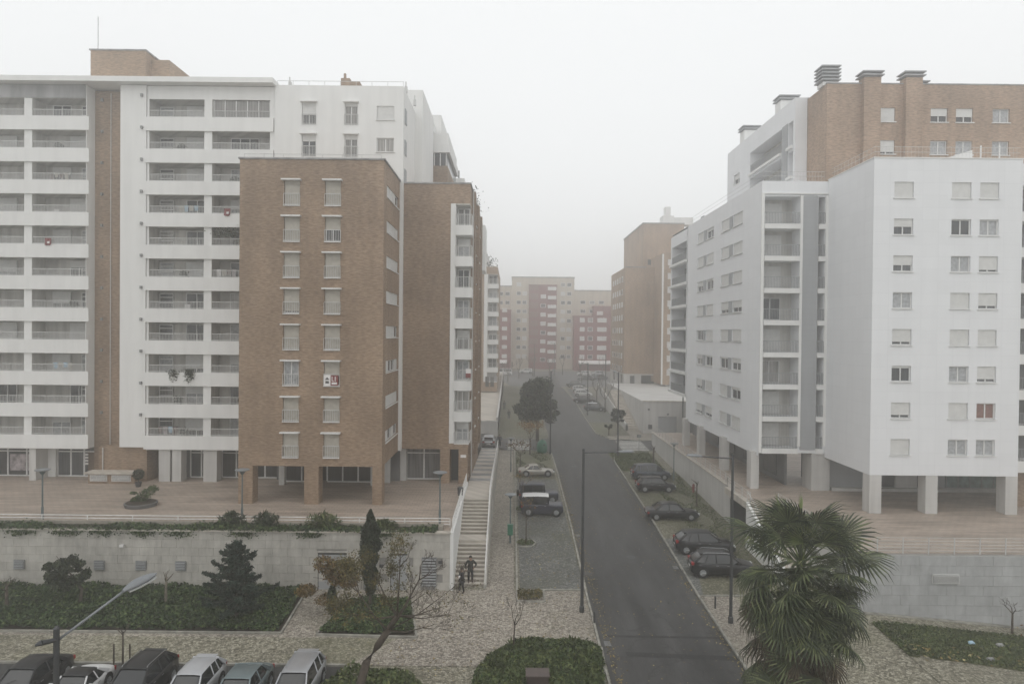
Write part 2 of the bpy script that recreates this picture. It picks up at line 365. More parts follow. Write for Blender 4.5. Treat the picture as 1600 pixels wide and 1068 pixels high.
patch('pavement', [(-1.7,46.1),(.3,46.1),(.3,101),(-1.7,101)], .004, M['cobble'])
patch('parking_lane', [(.7,46.3),(5.1,46.3),(5.1,76.5),(.7,76.5)], 0, M['cobble_dark'])
patch('verge', [(.3,76.5),(5.1,76.5),(5.2,91.5),(.3,91.5)], .004, M['cobble_green'])
patch('parking_lane', [(12.7,45.5),(19.6,45.5),(19.6,80),(12.7,80)], 0, M['cobble_green'])
patch('parking_lane', [(12.7,45.6),(15.6,45.6),(15.6,57),(12.7,57)], .004, M['cobble_dark'])
patch('verge', [(13.1,80.5),(17.5,80.5),(19,91),(12.9,91.6)], .03, M['grass_base'])
patch('verge', [(13.0,101.5),(18.2,103),(18.2,116),(13.2,116)], .0, M['cobble_green'])
patch('parking_lane', [(13.2,116),(18.2,116),(18.2,165),(13.4,165)], .004, M['cobble_dark'])
patch('pavement', [(12.8,24),(15,24),(15,45.5),(12.8,45.5)], .0, M['cobble'])
# carriageway with its side streets
road = [(5.25,-40),(12.6,-40),(12.55,46),(12.85,64),(12.95,86),(13.6,90.5),(16,92.3),(60,92.3),(60,99.5),(18,99.8),(14.2,101.6),(13,105),(12.9,118),(13.2,143),(12.3,168),(12.8,200),(5.5,200),(5.5,168),(5.6,101.5),(4.5,100.5),(-.5,100.3),(-.5,92.2),(4.6,92),(5.5,90.8),(5.6,80),(5.5,60),(5.3,46)]
b = MB(); b.face([(x, y, -5.5+.036*y+.006 if y > 8 else -5.212+.006) for x, y in road[2:-0] if True]); 
b = MB()
seg = [(5.25,12.6,-40,8),(5.25,12.55,8,46)]
for x0, x1, y0, y1 in seg: b.face([(x0,y0,gz(0,y0)+.006),(x1,y0,gz(0,y0)+.006),(x1,y1,gz(0,y1)+.006),(x0,y1,gz(0,y1)+.006)])
b.face([(x, y, gz(0, y)+.006) for x, y in [(5.25,46)]+road[2:] ])
structure('road', b, M['asphalt'])
b = MB(); b.face([(-.5,92.2,gz(0,92.2)+.006),(-.5,100.3,gz(0,100.3)+.006),(-3.2,100.3,-1.35),(-3.2,92.2,-1.38)]); b.face([(-3.2,89.0,-1.40),(-3.2,101.5,-1.35),(-40,101.5,-1.0),(-40,89.0,-1.0)])
b.face([(-1.75,89.02,-1.42),(-1.75,92.2,-1.55),(-3.2,92.2,-1.38),(-3.2,89.02,-1.40)])
structure('side_street', b, M['asphalt'])
patch('road', [(0,170),(35,170),(40,212),(-10,212)], .0, M['darkgrey'])
patch('road_repair', [(6.5,37.4),(12.5,37.0),(12.5,37.5),(6.5,37.9)], .011, M['road_patch'])
patch('road_repair', [(5.6,39.6),(12.5,39.5),(12.5,39.75),(5.6,39.85)], .011, M['road_patch'])
for p in ((9.35, 52.6), (5.6, 49.3), (7.7, 83)):
    x, y = p; b = MB(); b.face([(x+.36*math.cos(t), y+.36*math.sin(t), gz(x, y+.36*math.sin(t))+.011) for t in np.linspace(0, 6.0, 14)]); tag(part('manhole_cover', b, M['metal'], None, (0,0,0)), {9.35:'round manhole cover in the middle of the asphalt road near the lamps',5.6:'round manhole cover at the kerb beside the tall lamp post',7.7:'round manhole cover far up the road near the crossing'}[x], 'manhole cover', 'manhole covers in the road')
# zebra crossings
for i in range(7):
    y = 93.0+i*.98; patch('zebra_stripe', [(15.2,y),(18.9,y),(18.9,y+.5),(15.2,y+.5)], .012, M['zebra'])
for i in range(7):
    y = 93.0+i*.98; b = MB(); b.face([(x, yy, gz(0, yy)+.014) for x, yy in ((-.45,y),(2.6,y),(2.6,y+.5),(-.45,y+.5))]); structure('zebra_stripe', b, M['zebra'])
# kerbs
def kerb(pts, wd=.13, h=.12, m='kerb', name='kerb'):
    b = MB()
    for (x0, y0), (x1, y1) in zip(pts, pts[1:]):
        d = Vector((x1-x0, y1-y0)); L = d.length; n = Vector((-d.y, d.x))/L*wd/2; k = max(1, int(L/8))
        for i in range(k):
            a = (x0+(x1-x0)*i/k, y0+(y1-y0)*i/k); c = (x0+(x1-x0)*(i+1)/k-d.x/L*.02, y0+(y1-y0)*(i+1)/k-d.y/L*.02)
            b.prism([(a[0]-n.x,a[1]-n.y),(c[0]-n.x,c[1]-n.y),(c[0]+n.x,c[1]+n.y),(a[0]+n.x,a[1]+n.y)], lambda x, y: gz(x, y)-.1, lambda x, y: gz(x, y)+h)
    return structure(name, b, M[m])
kerb([(5.1,30),(5.15,46),(5.35,60),(5.45,80),(5.35,90.5),(4.5,91.8),(.3,91.9)])
kerb([(12.65,20),(12.62,46),(12.95,64),(13.05,86),(13.7,90.4),(16,92.2),(50,92.2)])
kerb([(50,99.6),(18,99.9),(14.3,101.7),(13.1,105),(13.0,118),(13.3,143),(12.4,168)])
kerb([(.5,44.3),(.5,91.8)], .14, .1); kerb([(.5,44.3),(2.3,44.3),(2.3,46.1)], .12, .08); kerb([(.5,46.2),(5.0,46.3)], .12, .05)
kerb([(12.7,80.3),(17.5,80.3)], .12, .08); kerb([(12.7,45.5),(16.5,45.5)], .12, .06); kerb([(-60,36.1),(-8.7,36.1)], .16, .1)
def border(pts, m='kerb', h=.12, wd=.12): return kerb(pts, wd, h, m, 'bed_edging')
border([(-60,39.5),(-13.3,39.6),(-13.6,45.2)]); border([(-10.5,44.2),(-11.2,39.45),(-5.35,39.25),(-6.3,43.8)])
rb = [G(*p) for p in ((738,1068),(745,1047),(763,1027),(790,1010),(830,1001),(880,1002),(925,1005),(940,1014),(944,1035),(942,1060))]
rb = [(rb[0][0]-.1, 31.5)]+rb+[(4.9, 33), (4.7, 31.5)]
border(rb)
kerb([(22.3,39.9),(60,42.0)], .12, .0) if False else None
# fallen leaves and scattered debris
P = []
for _ in range(3000):
    k = rnd.random()
    if k < .3: x, y = 5.45+abs(rnd.gauss(0, .35)), rnd.uniform(34, 80)
    elif k < .5: x, y = 12.5-abs(rnd.gauss(0, .3)), rnd.uniform(32, 80)
    elif k < .62: x, y = rnd.uniform(6, 12), rnd.uniform(33, 90)
    elif k < .8: x, y = rnd.uniform(.8, 5), rnd.uniform(45, 76)
    else: x, y = rnd.uniform(-9, 5), rnd.uniform(34, 46)
    P.append((x, y, gz(x, y)+.03))
leaves('fallen_leaves', P, .09, M['litter'], up=4, kind='stuff', aspect=1.1)['label'] = 'yellow and brown leaves fallen on road and pavement'

# ================================================================== PLAZAS
b = MB(); b.prism([(-70,46.35),(-4.05,46.35),(-4.05,61.2),(-4.05,90),(-70,90)], -.5, 0); structure('plaza', b, M['plaza'])
b = MB(); b.prism([(21.3,42.75),(70,42.75),(70,95),(19.95,95),(19.95,60.8),(19.2,60.8),(19.2,54.6),(21.3,54.6)], -.45, 0); structure('plaza', b, M['plaza'])
def tiled_wall(label, x0, x1, Y, z0f, z1, tw, th, mt, lim, depth=.05, cap=None, name='retaining_wall', holes=()):
    t = thing(name, label, 'wall', ((x0+x1)/2, Y, z0f((x0+x1)/2)))
    b = MB(); b.prism([(x0,Y),(x1,Y),(x1,Y+.4),(x0,Y+.4)], lambda x, y: z0f(x)-.6, z1-.02); part('core', b, M['mortar'], t)
    nrow = int(math.ceil((z1-min(z0f(x0), z0f(x1)))/th)); meshes = {}; rest = MB(); made = 0
    cells = []
    for r in range(nrow):
        zt = z1-.02-r*th; zb = zt-th+.009; off = (r % 2)*tw/2
        k = int((x1-x0)/tw)+2
        for i in range(-1, k):
            a = x1-i*tw-off; c = a-tw+.010; a2 = min(a, x1); c2 = max(c, x0)
            if a2-c2 < .1 or a2 < x0: continue
            xm = (a2+c2)/2
            if zt < z0f(xm)-.05: continue
            if any(h[0] < xm < h[1] and h[2] < (zt+zb)/2 < h[3] for h in holes): continue
            cells.append((c2, a2, zb, zt))
    cells.sort(key=lambda q: abs(q[0]))
    for q in cells:
        pr = depth+rnd.uniform(-.006, .006); key = (round(q[1]-q[0], 2), round(q[3]-q[2], 2))
        if made < lim:
            if key not in meshes:
                m_ = MB(); m_.box(-key[0]/2, key[0]/2, -.05, .0, 0, key[1]); meshes[key] = mesh('stone_panel', m_, M[mt])
            inst(meshes[key], 'stone_panel', t, ((q[0]+q[1])/2, Y-pr+.045, q[2])); made += 1
        else: rest.box(q[0], q[1], Y-pr, Y, q[2], q[3])
    if rest.f: part('stone_panels_beyond', rest, M[mt], t, kind='stuff')
    if cap: c = MB(); c.box(x0-.05, x1+.05, Y-.16, Y+.3, z1, z1+.1); part('coping', c, M[cap], t)
    return t
lw_holes = [(-13.0,-11.0,-4,-1.35),(-9.9,-8.9,-4,-1.35),(-8.1,-6.9,-4,-1.35),(-5.95,-4.95,-4,-1.6)]
wl = tiled_wall('long grey stone panel retaining wall below the left plaza', -60, -4.05, 46.05, lambda x: -3.85, 0.0, 1.0, .55, 'stone', 300, cap='step', holes=lw_holes)
wr = tiled_wall('grey panelled retaining wall below the right plaza, behind the palm', 20.3, 60, 42.4, lambda x: gz(x, 42.4), 0.0, 1.15, .62, 'stone_r', 200)
b = MB(); b.prism([(22,42.0),(60,42.0),(60,42.3),(22,42.3)], lambda x, y: gz(x,y)-.1, lambda x, y: gz(x,y)+.08); part('base_kerb', b, M['kerb'], wr)
# left wall doors, vents
def louvre(parent, x0, x1, z0, z1, Y, n, name='vent', frame='greymetal', slatm='greymetal'):
    b = MB(); b.box(x0, x1, Y-.06, Y+.02, z0, z1); b.box(x0+.05, x1-.05, Y-.065, Y-.06, z0+.05, z1-.05, 1); v = part(name, b, [M[frame], M['dark']], parent)
    for i in range(n):
        z = z0+.05+(z1-z0-.1)*(i+.5)/n; h = (z1-z0-.1)/n*.27
        s = MB(); n0 = s.box(x0+.05, x1-.05, Y-.13, Y-.066, z-h, z+h); part('slat', s, M[slatm], v)
def PX(x, y, Y): a, d, c = ray(x, y); return a*Y/d
for x in (31, 156, 221, 283): 
    X = PX(x, 886, 46); louvre(wl, X-.36, X+.36, -2.65, -2.02, 45.95, 5, slatm='greypanel')
for i, (x0, x1, z0, z1) in enumerate(lw_holes[:3]):
    b = MB(); b.box(x0+.02, x1-.02, 46.0, 46.04, -3.86, z1); part('door', b, M['greypanel'], wl)
    b = MB(); b.box(x0+.02, x1-.02, 45.985, 45.999, z1-.14, z1); b.box(x0+.02,x0+.06,45.985,45.999,-3.86,z1-.14); part('painted_door_shade', b, M['metal'], wl)  # dark strips stand in for shade at the door head and jamb
    b = MB(); b.box(x0-.06, x0+.02, 45.93, 46.04, -3.86, z1); b.box(x1-.02, x1+.06, 45.93, 46.04, -3.86, z1); b.box(x0-.06, x1+.06, 45.93, 46.04, z1, z1+.08); part('door_frame', b, M['frame'] if False else M['stone'], wl)
louvre(wl, -5.95, -4.95, -3.6, -1.6, 45.97, 10, slatm='greypanel')
louvre(wr, PX(1457,893,42.3), PX(1499,893,42.3), -1.75, -1.15, 42.32, 7, slatm='rail', frame='rail')
for x, y in ((190, 857), (596, 885), (688, 878)):
    X = PX(x, y, 45.8); z = CH-(y-521)/FPX*45.9; o = thing('wall_lamp', {190:'small white floodlight high on the stone wall above the vents',596:'small dark lamp on the stone wall beside the cypress',688:'small dark lamp on the stone wall by the louvred door'}[x], 'lamp', (X, 45.97, z), 'small lamps on the retaining wall')
    b = MB(); b.box(-.04,.04,-.12,0,-.03,.03); part('bracket', b, M['metal'], o, local=True); b = MB(); b.box(-.13,.13,-.25,-.1,-.09,.08); part('head', b, M['signwhite'] if x == 190 else M['metal'], o, local=True)
# planter strip and low railing on the left wall
t = thing('planter', 'long low planter along the top of the left retaining wall', 'planter', (-25,46.5,0))
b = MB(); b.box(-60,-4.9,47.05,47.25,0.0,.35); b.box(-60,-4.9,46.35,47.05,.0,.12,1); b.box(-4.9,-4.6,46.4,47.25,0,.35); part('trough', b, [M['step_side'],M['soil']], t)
P = []
for _ in range(15000):
    x = rnd.uniform(-55, -5.0); d = .5+.5*math.sin(x*.9)+.5*math.sin(x*.31+1)
    if d < .25 and rnd.random() < .55: continue
    P.append((x, rnd.uniform(46.0, 47.0) if rnd.random() < .8 else rnd.uniform(45.8, 46.1), .1+abs(rnd.gauss(0, .16))*(.5+d)*.6))
leaves('creeper_foliage', P, .13, M['ivy'], up=1, kind='stuff')['label'] = 'creeping green plants spilling over the planter edge'
P = []
for _ in range(2400):
    x = -abs(rnd.gauss(0, 1))*0+rnd.choice([-30,-27.5,-22.4,-36,-40.4,-18,-13.6,-8.8,-25,-33])+rnd.gauss(0, .5); P.append((x, 45.86, -abs(rnd.gauss(0, .16))))
leaves('hanging_creeper', P, .09, M['ivy'], kind='stuff')['label'] = 'creeper hanging over the coping of the left wall'
def railing(label, pts, h, nb, mt, post=1.6, bars=True, name='railing', rad=.022, group=None, barstep=None):
    """pts: 3D polyline of the foot"""
    t = thing(name, label, 'railing', pts[0], group)
    b = MB()
    for k in range(nb):
        z = h*(k+1)/nb; b.tube([(p[0], p[1], p[2]+z) for p in pts], rad, 5)
    part('rails', b, M[mt], t); 
    for p, q in zip(pts, pts[1:]):
        P, Q = Vector(p), Vector(q); n = max(1, int((Q-P).length/post))
        for i in range(n+1):
            a = P.lerp(Q, i/n); c = MB(); c.box(a.x-.025, a.x+.025, a.y-.025, a.y+.025, a.z, a.z+h); part('post', c, M[mt], t)
    if barstep:
        c = MB()
        for p, q in zip(pts, pts[1:]):
            P, Q = Vector(p), Vector(q); n = max(1, int((Q-P).length/barstep))
            for i in range(n): a = P.lerp(Q, (i+.5)/n); c.box(a.x-.012, a.x+.012, a.y-.012, a.y+.012, a.z+.05, a.z+h-.02)
        part('balusters', c, M[mt], t)
    return t
railing('low white three bar railing in front of the left plaza', [(-58,47.5,0),(-4.2,47.5,0)], .62, 3, 'railwhite', 3.0, rad=.035)
railing('long pale railing along the edge of the right plaza above the wall', [(21.4,42.62,0),(60,42.62,0)], 1.02, 5, 'rail', 1.55, rad=.016)
railing('pale railing beside the stairs at the right plaza corner', [(21.4,54.4,0),(21.4,42.7,0)], 1.02, 5, 'rail', 1.5, rad=.016)
railing('pale railing on the street side wall under the white building', [(19.75,94,0),(19.75,60.9,0),(19.3,60.7,0),(19.3,54.8,0)], 1.0, 4, 'rail', 1.6, rad=.016)
# ------------------------------------------------------------------ left stair
t = thing('staircase', 'stone stair climbing from the pavement to the left plaza', 'stairs', (-2.8,46.7,-3.82))
ns = 21; y = 46.7; z = -3.82; rise = 3.82/ns
sm = MB(); sm.box(-1.03,1.03,0,.42,-.3,0); stepme = mesh('step', sm, M['step'])
for i in range(ns):
    z += rise
    if i == 10:
        b = MB(); b.box(-3.82,-1.78,y,y+1.5,z-.3,z); part('landing', b, M['step'], t); y += 1.5
    else:
        o = inst(stepme, 'step', t, (-2.8, y+.03, z)); y += .39
        b = MB(); 
        if i == 0: pass
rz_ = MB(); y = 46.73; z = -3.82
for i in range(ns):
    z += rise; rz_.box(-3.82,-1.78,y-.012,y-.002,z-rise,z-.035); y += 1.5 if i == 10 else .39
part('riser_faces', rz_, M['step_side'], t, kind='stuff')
b = MB(); b.box(-3.82,-1.78,y-.3,61.3,-.4,.004); part('top_landing', b, M['step'], t)
ztop = lambda yy: -3.82+3.82*min(max((yy-46.4)/9.6, 0), 1)
b = MB(); b.prism([(-1.78,46.4),(-1.6,46.4),(-1.6,61.3),(-1.78,61.3)], -4.2, lambda x, yy: ztop(yy)+.14)
for i in range(12):
    a = 46.4+i*.8; 
b2 = MB()
b2.v += [(-1.78,46.4,-4.2),(-1.6,46.4,-4.2),(-1.6,56,-3.8),(-1.78,56,-3.8),(-1.78,46.4,-3.6),(-1.6,46.4,-3.6),(-1.6,56,.14),(-1.78,56,.14)]
b2.f += [(0,1,5,4),(1,2,6,5),(2,3,7,6),(3,0,4,7),(4,5,6,7)]; b2.m += [0]*5; b2.box(-1.78,-1.6,56.0,61.3,-3.8,.14)
part('side_wall', b2, M['stone'], t)
b = MB(); b.v += [(-4.05,45.95,-4.2),(-3.82,45.95,-4.2),(-3.82,61,-4),(-4.05,61,-4),(-4.05,45.95,.12),(-3.82,45.95,.12),(-3.82,61,.3),(-4.05,61,.3)]
b.f += [(0,1,5,4),(1,2,6,5),(2,3,7,6),(3,0,4,7),(4,5,6,7)]; b.m += [0]*5; part('parapet', b, M['white'], t)
ht = thing('handrail', 'white handrail down the right side of the stone stair and ramp', 'railing', (-1.69,46.6,-3.6))
b = MB(); b.tube([(-1.69,46.6,-2.65),(-1.69,50.6,-1.0),(-1.69,52,-.95),(-1.69,56.2,1.0),(-1.69,61.2,1.0),(-1.69,89,-.35)], .05, 6); b.tube([(-1.69,46.6,-3.1),(-1.69,50.6,-1.45),(-1.69,52,-1.4),(-1.69,56.2,.55),(-1.69,61.2,.55),(-1.69,89,-.8)], .03, 5); part('rails', b, M['railwhite'], ht)
for yy in np.linspace(46.6, 88.8, 26):
    zz = (-3.6+3.74*min(1, (yy-46.4)/9.6)) if yy < 61.2 else -1.4*(yy-61.2)/27.8
    ztp = np.interp(yy, [46.6,50.6,52,56.2,61.2,89],[-2.65,-1.0,-.95,1,1,-.35]); b = MB(); b.box(-1.715,-1.665,yy-.025,yy+.025,zz,ztp); part('post', b, M['railwhite'], ht)
hl = railing('white railing on the parapet between left plaza and stair', [(-3.93,46.1,.12),(-3.93,60.8,.3)], .75, 3, 'railwhite', 1.6, rad=.035)
# ramp with shallow steps
t = thing('stepped_ramp', 'long shallow stepped ramp beside the brick building', 'ramp', (-2.8,61.3,0))
n = 18
for i in range(n):
    y0 = 61.3+i*27.7/n; z = -1.4*(i+.35)/n; b = MB(); b.box(-3.86,-1.78,y0,y0+27.7/n-.02,-2.6,z-.0); part('tread', b, M['greyband'] if i % 2 else M['step'], t)
b = MB(); b.prism([(-1.78,61.3),(-1.6,61.3),(-1.6,89),(-1.78,89)], -4.2, lambda x, y: .12-1.4*(y-61.3)/27.7); part('side_wall', b, M['stone'], t)
# ------------------------------------------------------------------ right stair + street wall
t = thing('street_wall', 'pale retaining wall along the street under the white building', 'wall', (19.6,78,-3))
b = MB(); b.box(19.6,19.94,60.8,95,-4.5,-.01); part('wall_face', b, M['pillar'], t)
b = MB(); b.box(19.5,19.95,60.8,95,.0,.12); b.box(19.1,19.5,54.6,60.8,-.45,.1); part('coping', b, M['step'], t)
b = MB(); b.box(19.95,21.4,60.8,61.0,-4.2,0); part('end_wall', b, M['darkgrey'], t)  # end wall coloured dark to stand for the shade under the deck
b = MB(); b.box(19.62,20.9,60.68,60.78,-3.6,-1.0); part('door', b, M['metal'], t)
b = MB(); b.box(21.3,21.6,42.5,60.8,-4.5,-.02); part('inner_wall', b, M['pillar'], t)
t = thing('staircase', 'pale stair at the corner of the right plaza, half hidden by the palm', 'stairs', (20.1,44.5,-3.9))
n = 21; y = 54.6; z = 0
for i in range(n):
    z -= .182; dy = .4 if i != 10 else 1.9
    b = MB(); b.box(19.15,21.2,y-dy,y,z-.3,z); part('step', b, M['step'], t); y -= dy
b = MB(); b.v += [(18.9,44.6,-4.4),(19.12,44.6,-4.4),(19.12,54.6,-4.4),(18.9,54.6,-4.4),(18.9,44.6,-3.5),(19.12,44.6,-3.5),(19.12,54.6,.25),(18.9,54.6,.25)]
b.f += [(0,1,5,4),(1,2,6,5),(2,3,7,6),(3,0,4,7),(4,5,6,7)]; b.m += [0]*5; part('side_wall', b, M['white'], t)
b = MB(); b.tube([(19.0,54.6,1.1),(19.0,44.6,-2.7)], .03, 5)
for i in range(7): q = i/6; b.tube([(19.0,54.6-10*q,.25-3.75*q),(19.0,54.6-10*q,1.1-3.8*q)], .025, 4)
part('handrail', b, M['rail'], t)

# ================================================================== WINDOW KITS (local: x width, -y outwards, z up, origin bottom centre)
def wkit(wd, ht, split=2, fr=.07):
    b = MB(); b.box(-wd/2,wd/2,-.05,.03,0,fr); b.box(-wd/2,wd/2,-.05,.03,ht-fr,ht); b.box(-wd/2,-wd/2+fr,-.05,.03,fr,ht-fr); b.box(wd/2-fr,wd/2,-.05,.03,fr,ht-fr)
    for i in range(1, split): x = -wd/2+wd*i/split; b.box(x-fr*.6,x+fr*.6,-.06,.03,fr,ht-fr)
    g = MB(); g.box(-wd/2+fr,wd/2-fr,-.005,.015,fr,ht-fr)
    return mesh('window', b, M['frame']), mesh('pane', g, M['glass']), mesh('pane', g, M['curtain']), mesh('pane', g, M['redcurtain'])
KIT = {}
def kit(wd, ht, split): 
    k = (round(wd,2), round(ht,2), split)
    if k not in KIT: KIT[k] = wkit(*k)
    return KIT[k]
SH = {}
def shutter_mesh(wd, h, m):
    k = (round(wd,2), round(h,2), m)
    if k not in SH:
        b = MB(); n = max(2, int(h/.14))
        for i in range(n): b.box(-wd/2+.02,wd/2-.02,-.105,-.085+.0*i,-h+h*i/n+.012,-h+h*(i+1)/n)
        b.box(-wd/2+.02,wd/2-.02,-.088,-.07,-h,0); SH[k] = mesh('shutter', b, M[m])
    return SH[k]
def window(parent, X, Y, z, wd, ht, close=0.0, rz=0, split=2, glass=0, sm='shutter', sill=True):
    f, g, c, r_ = kit(wd, ht, split); o = inst(f, 'window', parent, (X, Y, z), rz)
    inst([g, c, r_][glass], 'pane', o, (0,0,0), 0, local=True)
    if close > 0: inst(shutter_mesh(wd, ht*close, sm), 'shutter', o, (0,0,ht), 0, local=True)
    if sill:
        k = ('sill', round(wd,2))
        if k not in SH: b = MB(); b.box(-wd/2-.08,wd/2+.08,-.3,-.05,-.07,.0); SH[k] = mesh('sill', b, M['frame'])
        inst(SH[k], 'sill', o, (0,0,0), 0, local=True)
    return o
RL = {}
def rail_mesh(L, h, m='rail', step=.13):
    k = (round(L,2), round(h,2), m)
    if k not in RL:
        b = MB(); b.box(-L/2,L/2,-.025,.025,h-.05,h); b.box(-L/2,L/2,-.02,.02,.06,.10); n = int(L/step)
        for i in range(n+1): x = -L/2+L*i/n; b.box(x-.014,x+.014,-.014,.014,.0,h-.05)
        RL[k] = mesh('railing', b, M[m])
    return RL[k]

# ================================================================== LEFT WHITE TOWER
PT = 2.836; PTOP = [32.51-PT*k for k in range(11)]
lt = thing('apartment_tower', 'tall white balcony tower with brown brick strip on the left', 'building', (-40,61,0))
bays = [(-62,-56.2),(-55.5,-49.9),(-49.2,-43.65),(-42.95,-38.15)]; bays2 = [(-32.5,-27.6),(-26.9,-21.75)]
b = MB()
def hol(bs): return [(a, c, p-.62, p+1.614, 1.8) for a, c in bs for p in PTOP]
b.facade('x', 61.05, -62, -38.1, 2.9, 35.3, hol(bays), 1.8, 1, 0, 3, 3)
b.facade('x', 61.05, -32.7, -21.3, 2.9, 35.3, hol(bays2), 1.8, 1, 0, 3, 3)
b.box(-62,-21.3,62.95,76,2.9,35.3,0); b.face([(-38.1,61.05,2.9),(-38.1,62.3,2.9),(-38.1,62.3,35.3),(-38.1,61.05,35.3)])
b.box(-62,-38.1,61.05,62.95,2.86,2.9,0); b.box(-32.7,-21.3,61.05,62.95,2.86,2.9,0)
part('wall', b, [M['white'], M['brick'], M['greyband'], M['backwall']], lt)
b = MB(); b.box(-38.1,-35.62,62.3,62.94,0,35.2); part('brick_strip', b, M['brick'], lt)
b = MB(); b.box(-35.62,-35.0,62.6,62.94,3.1,35.2); part('grey_strip', b, M['greyband'], lt)
b = MB(); b.box(-35.0,-32.72,60.9,62.94,3.1,35.3); part('fin', b, M['white'], lt)
b = MB(); b.box(-62,-38.15,60.98,61.04,34.15,35.3); part('top_band', b, M['greyband'], lt)
b = MB(); b.box(-62,-21.2,60.1,76.2,35.35,35.8); part('cornice', b, M['white'], lt)
wins = {}
for k, p in enumerate(PTOP):
    for bi, (a, c) in enumerate(bays+bays2):
        if a < -50: continue
        bb = MB(); bb.box(a-.35, c+.35 if c > -25 or c > -40 else c+.35, 60.88, 61.02, p-1.22, p); 
        pr = part('balcony', bb, M['white'], lt)
        inst(rail_mesh(c-a-.05, .66), 'railing', pr, ((a+c)/2, 61.12, p))
        wy = 62.74
        if bi >= 4:      # right pair: window, grey panel, dark sliding door
            if bi == 4:
                window(lt, a+.75, wy, p-.2, 1.3, 1.65, 0, 0, 1, rnd.choice([0,0,1]), sill=False); mbx = MB(); mbx.box(a+.1,a+1.4,62.62,62.68,p+.55,p+.63); mbx.box(a+.1,a+1.4,62.62,62.68,p+1.05,p+1.13); part('transom', mbx, M['frame'], lt)
                window(lt, a+3.55, wy, p-.6, 2.0, 2.1, rnd.choice([0,0,.35,1,.6]), 0, 2, rnd.choice([0,0,1]), sill=False)
            else: window(lt, a+2.3, wy, p-.6, 2.6, 2.1, rnd.choice([0,0,0,.4,1]), 0, 3, rnd.choice([0,0,1]), sill=False)
        else:
            if bi == 3: window(lt, c-.75, wy, p-.2, 1.3, 1.65, 0, 0, 1, 1 if k % 3 else 0, sill=False); mbx = MB(); mbx.box(c-1.4,c-.1,62.62,62.68,p+.55,p+.63); mbx.box(c-1.4,c-.1,62.62,62.68,p+1.05,p+1.13); part('transom', mbx, M['frame'], lt)
            window(lt, a+(3.2 if k % 2 else 1.6) - (0 if bi == 3 else .3), wy, p-.6, 1.7, 2.1, rnd.choice([0,.3,1,1,.5]), 0, 2, rnd.choice([0,0,1]), sill=False)
for k, p in enumerate(PTOP):
    for X in (-37.45, -33.1):
        b = MB(); b.box(X-.05,X+.12,(62.1 if X < -35 else 60.7),(62.3 if X < -35 else 60.9),p+1.75,p+2.0); part('outside_lamp', b, M['greymetal'], lt)
# brick pier under the fin, downpipe
b = MB(); b.box(-37.0,-32.9,61.2,62.94,0,3.1); b.box(-32.9,-32.7,61.2,66,0,2.86); part('brick_pier', b, M['brick'], lt)
b = MB(); b.tube([(-36.6,62.2,35),(-36.6,62.2,3.1)], .04, 5); b.tube([(-36.6,61.1,3.0),(-36.6,61.1,1.0)], .05, 5); part('downpipe', b, M['pillar'], lt)
def shopfront(parent, x0, x1, Y, z1, n, transom=2.3, posters=()):
    b = MB(); b.box(x0,x1,Y+.05,Y+.1,0,z1); part('shop_glass', b, M['glass'], parent)
    f = MB()
    for i in range(n+1): x = x0+(x1-x0)*i/n; f.box(x-.06,x+.06,Y-.03,Y+.06,0.1,z1-.02)
    f.box(x0,x1,Y-.02,Y+.055,transom-.05,transom+.05); f.box(x0,x1,Y-.04,Y+.07,0,.1); part('shop_frame', f, M['frame'], parent)
    for (px, pw, zb, zh, mm) in posters:
        p = MB(); p.box(px,px+pw,Y+.01,Y+.045,zb,zb+zh); part('poster', p, M[mm], parent)
M['poster'] = mat('poster_dusky', (.16,.11,.105), .6, var=.6, scale=3.5); M['poster2'] = mat('poster_pale', (.35,.31,.32), .6, var=.6, scale=2.5); M['blind'] = mat('shop_blind', (.13,.095,.07), .8, var=.2)
shopfront(lt, -50, -43.0, 63.0, 2.86, 4, posters=((-49.2,1.6,.4,1.6,'poster'),(-46.3,1.9,.5,1.5,'poster2'),(-44.3,1.1,.3,1.9,'poster')))
shopfront(lt, -41.9, -37.0, 63.0, 2.86, 4, posters=((-39.1,1.9,.3,1.95,'blind'),(-37.75,.7,.25,1.95,'poster')))
for i in range(4):
    b = MB(); b.box(-39.35,-39.05,63.0-.06,63.0-.035,1.1+i*.28,1.28+i*.28); part('sign_letter', b, M['signwhite'], lt)
b = MB(); b.box(-43.2,-42.6,61.1,62.9,0,2.86); b.box(-42.6,-41.9,62.7,62.9,0,2.86,1); b.box(-50.4,-50,61.1,62.9,0,2.86); part('pillar', b, [M['pillar'],M['white']], lt)
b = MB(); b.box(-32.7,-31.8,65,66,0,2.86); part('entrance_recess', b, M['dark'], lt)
for x0, x1 in ((-31.6,-30.6),(-30.4,-29.6),(-27.6,-26.4)):
    b = MB(); b.box(x0,x1,61.15,62.9 if x0 < -30.5 else 62.2,0,2.86); part('pillar', b, M['pillar'], lt)
shopfront(lt, -29.6, -27.6, 63.0, 2.86, 2); shopfront(lt, -29.6+2.9, -21.4, 63.0, 2.86, 4); 
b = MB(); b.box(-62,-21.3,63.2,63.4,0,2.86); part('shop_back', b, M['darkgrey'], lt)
# vent box on plaza
t = thing('vent_box', 'low brick ventilation box with pale slab lid against the tower', 'vent', (-35.4,60.6,0))
b = MB(); b.box(-37.3,-33.2,60.1,61.15,0,.85); part('body', b, M['brick'], t); b = MB(); b.box(-37.55,-33.0,59.9,61.18,.85,1.0); part('lid', b, M['step'], t)
louvre(t, -37.1,-35.6,.2,.75,60.1,4,'grille','frame','shutter'); louvre(t, -35.2,-33.5,.2,.75,60.1,4,'grille','frame','shutter')
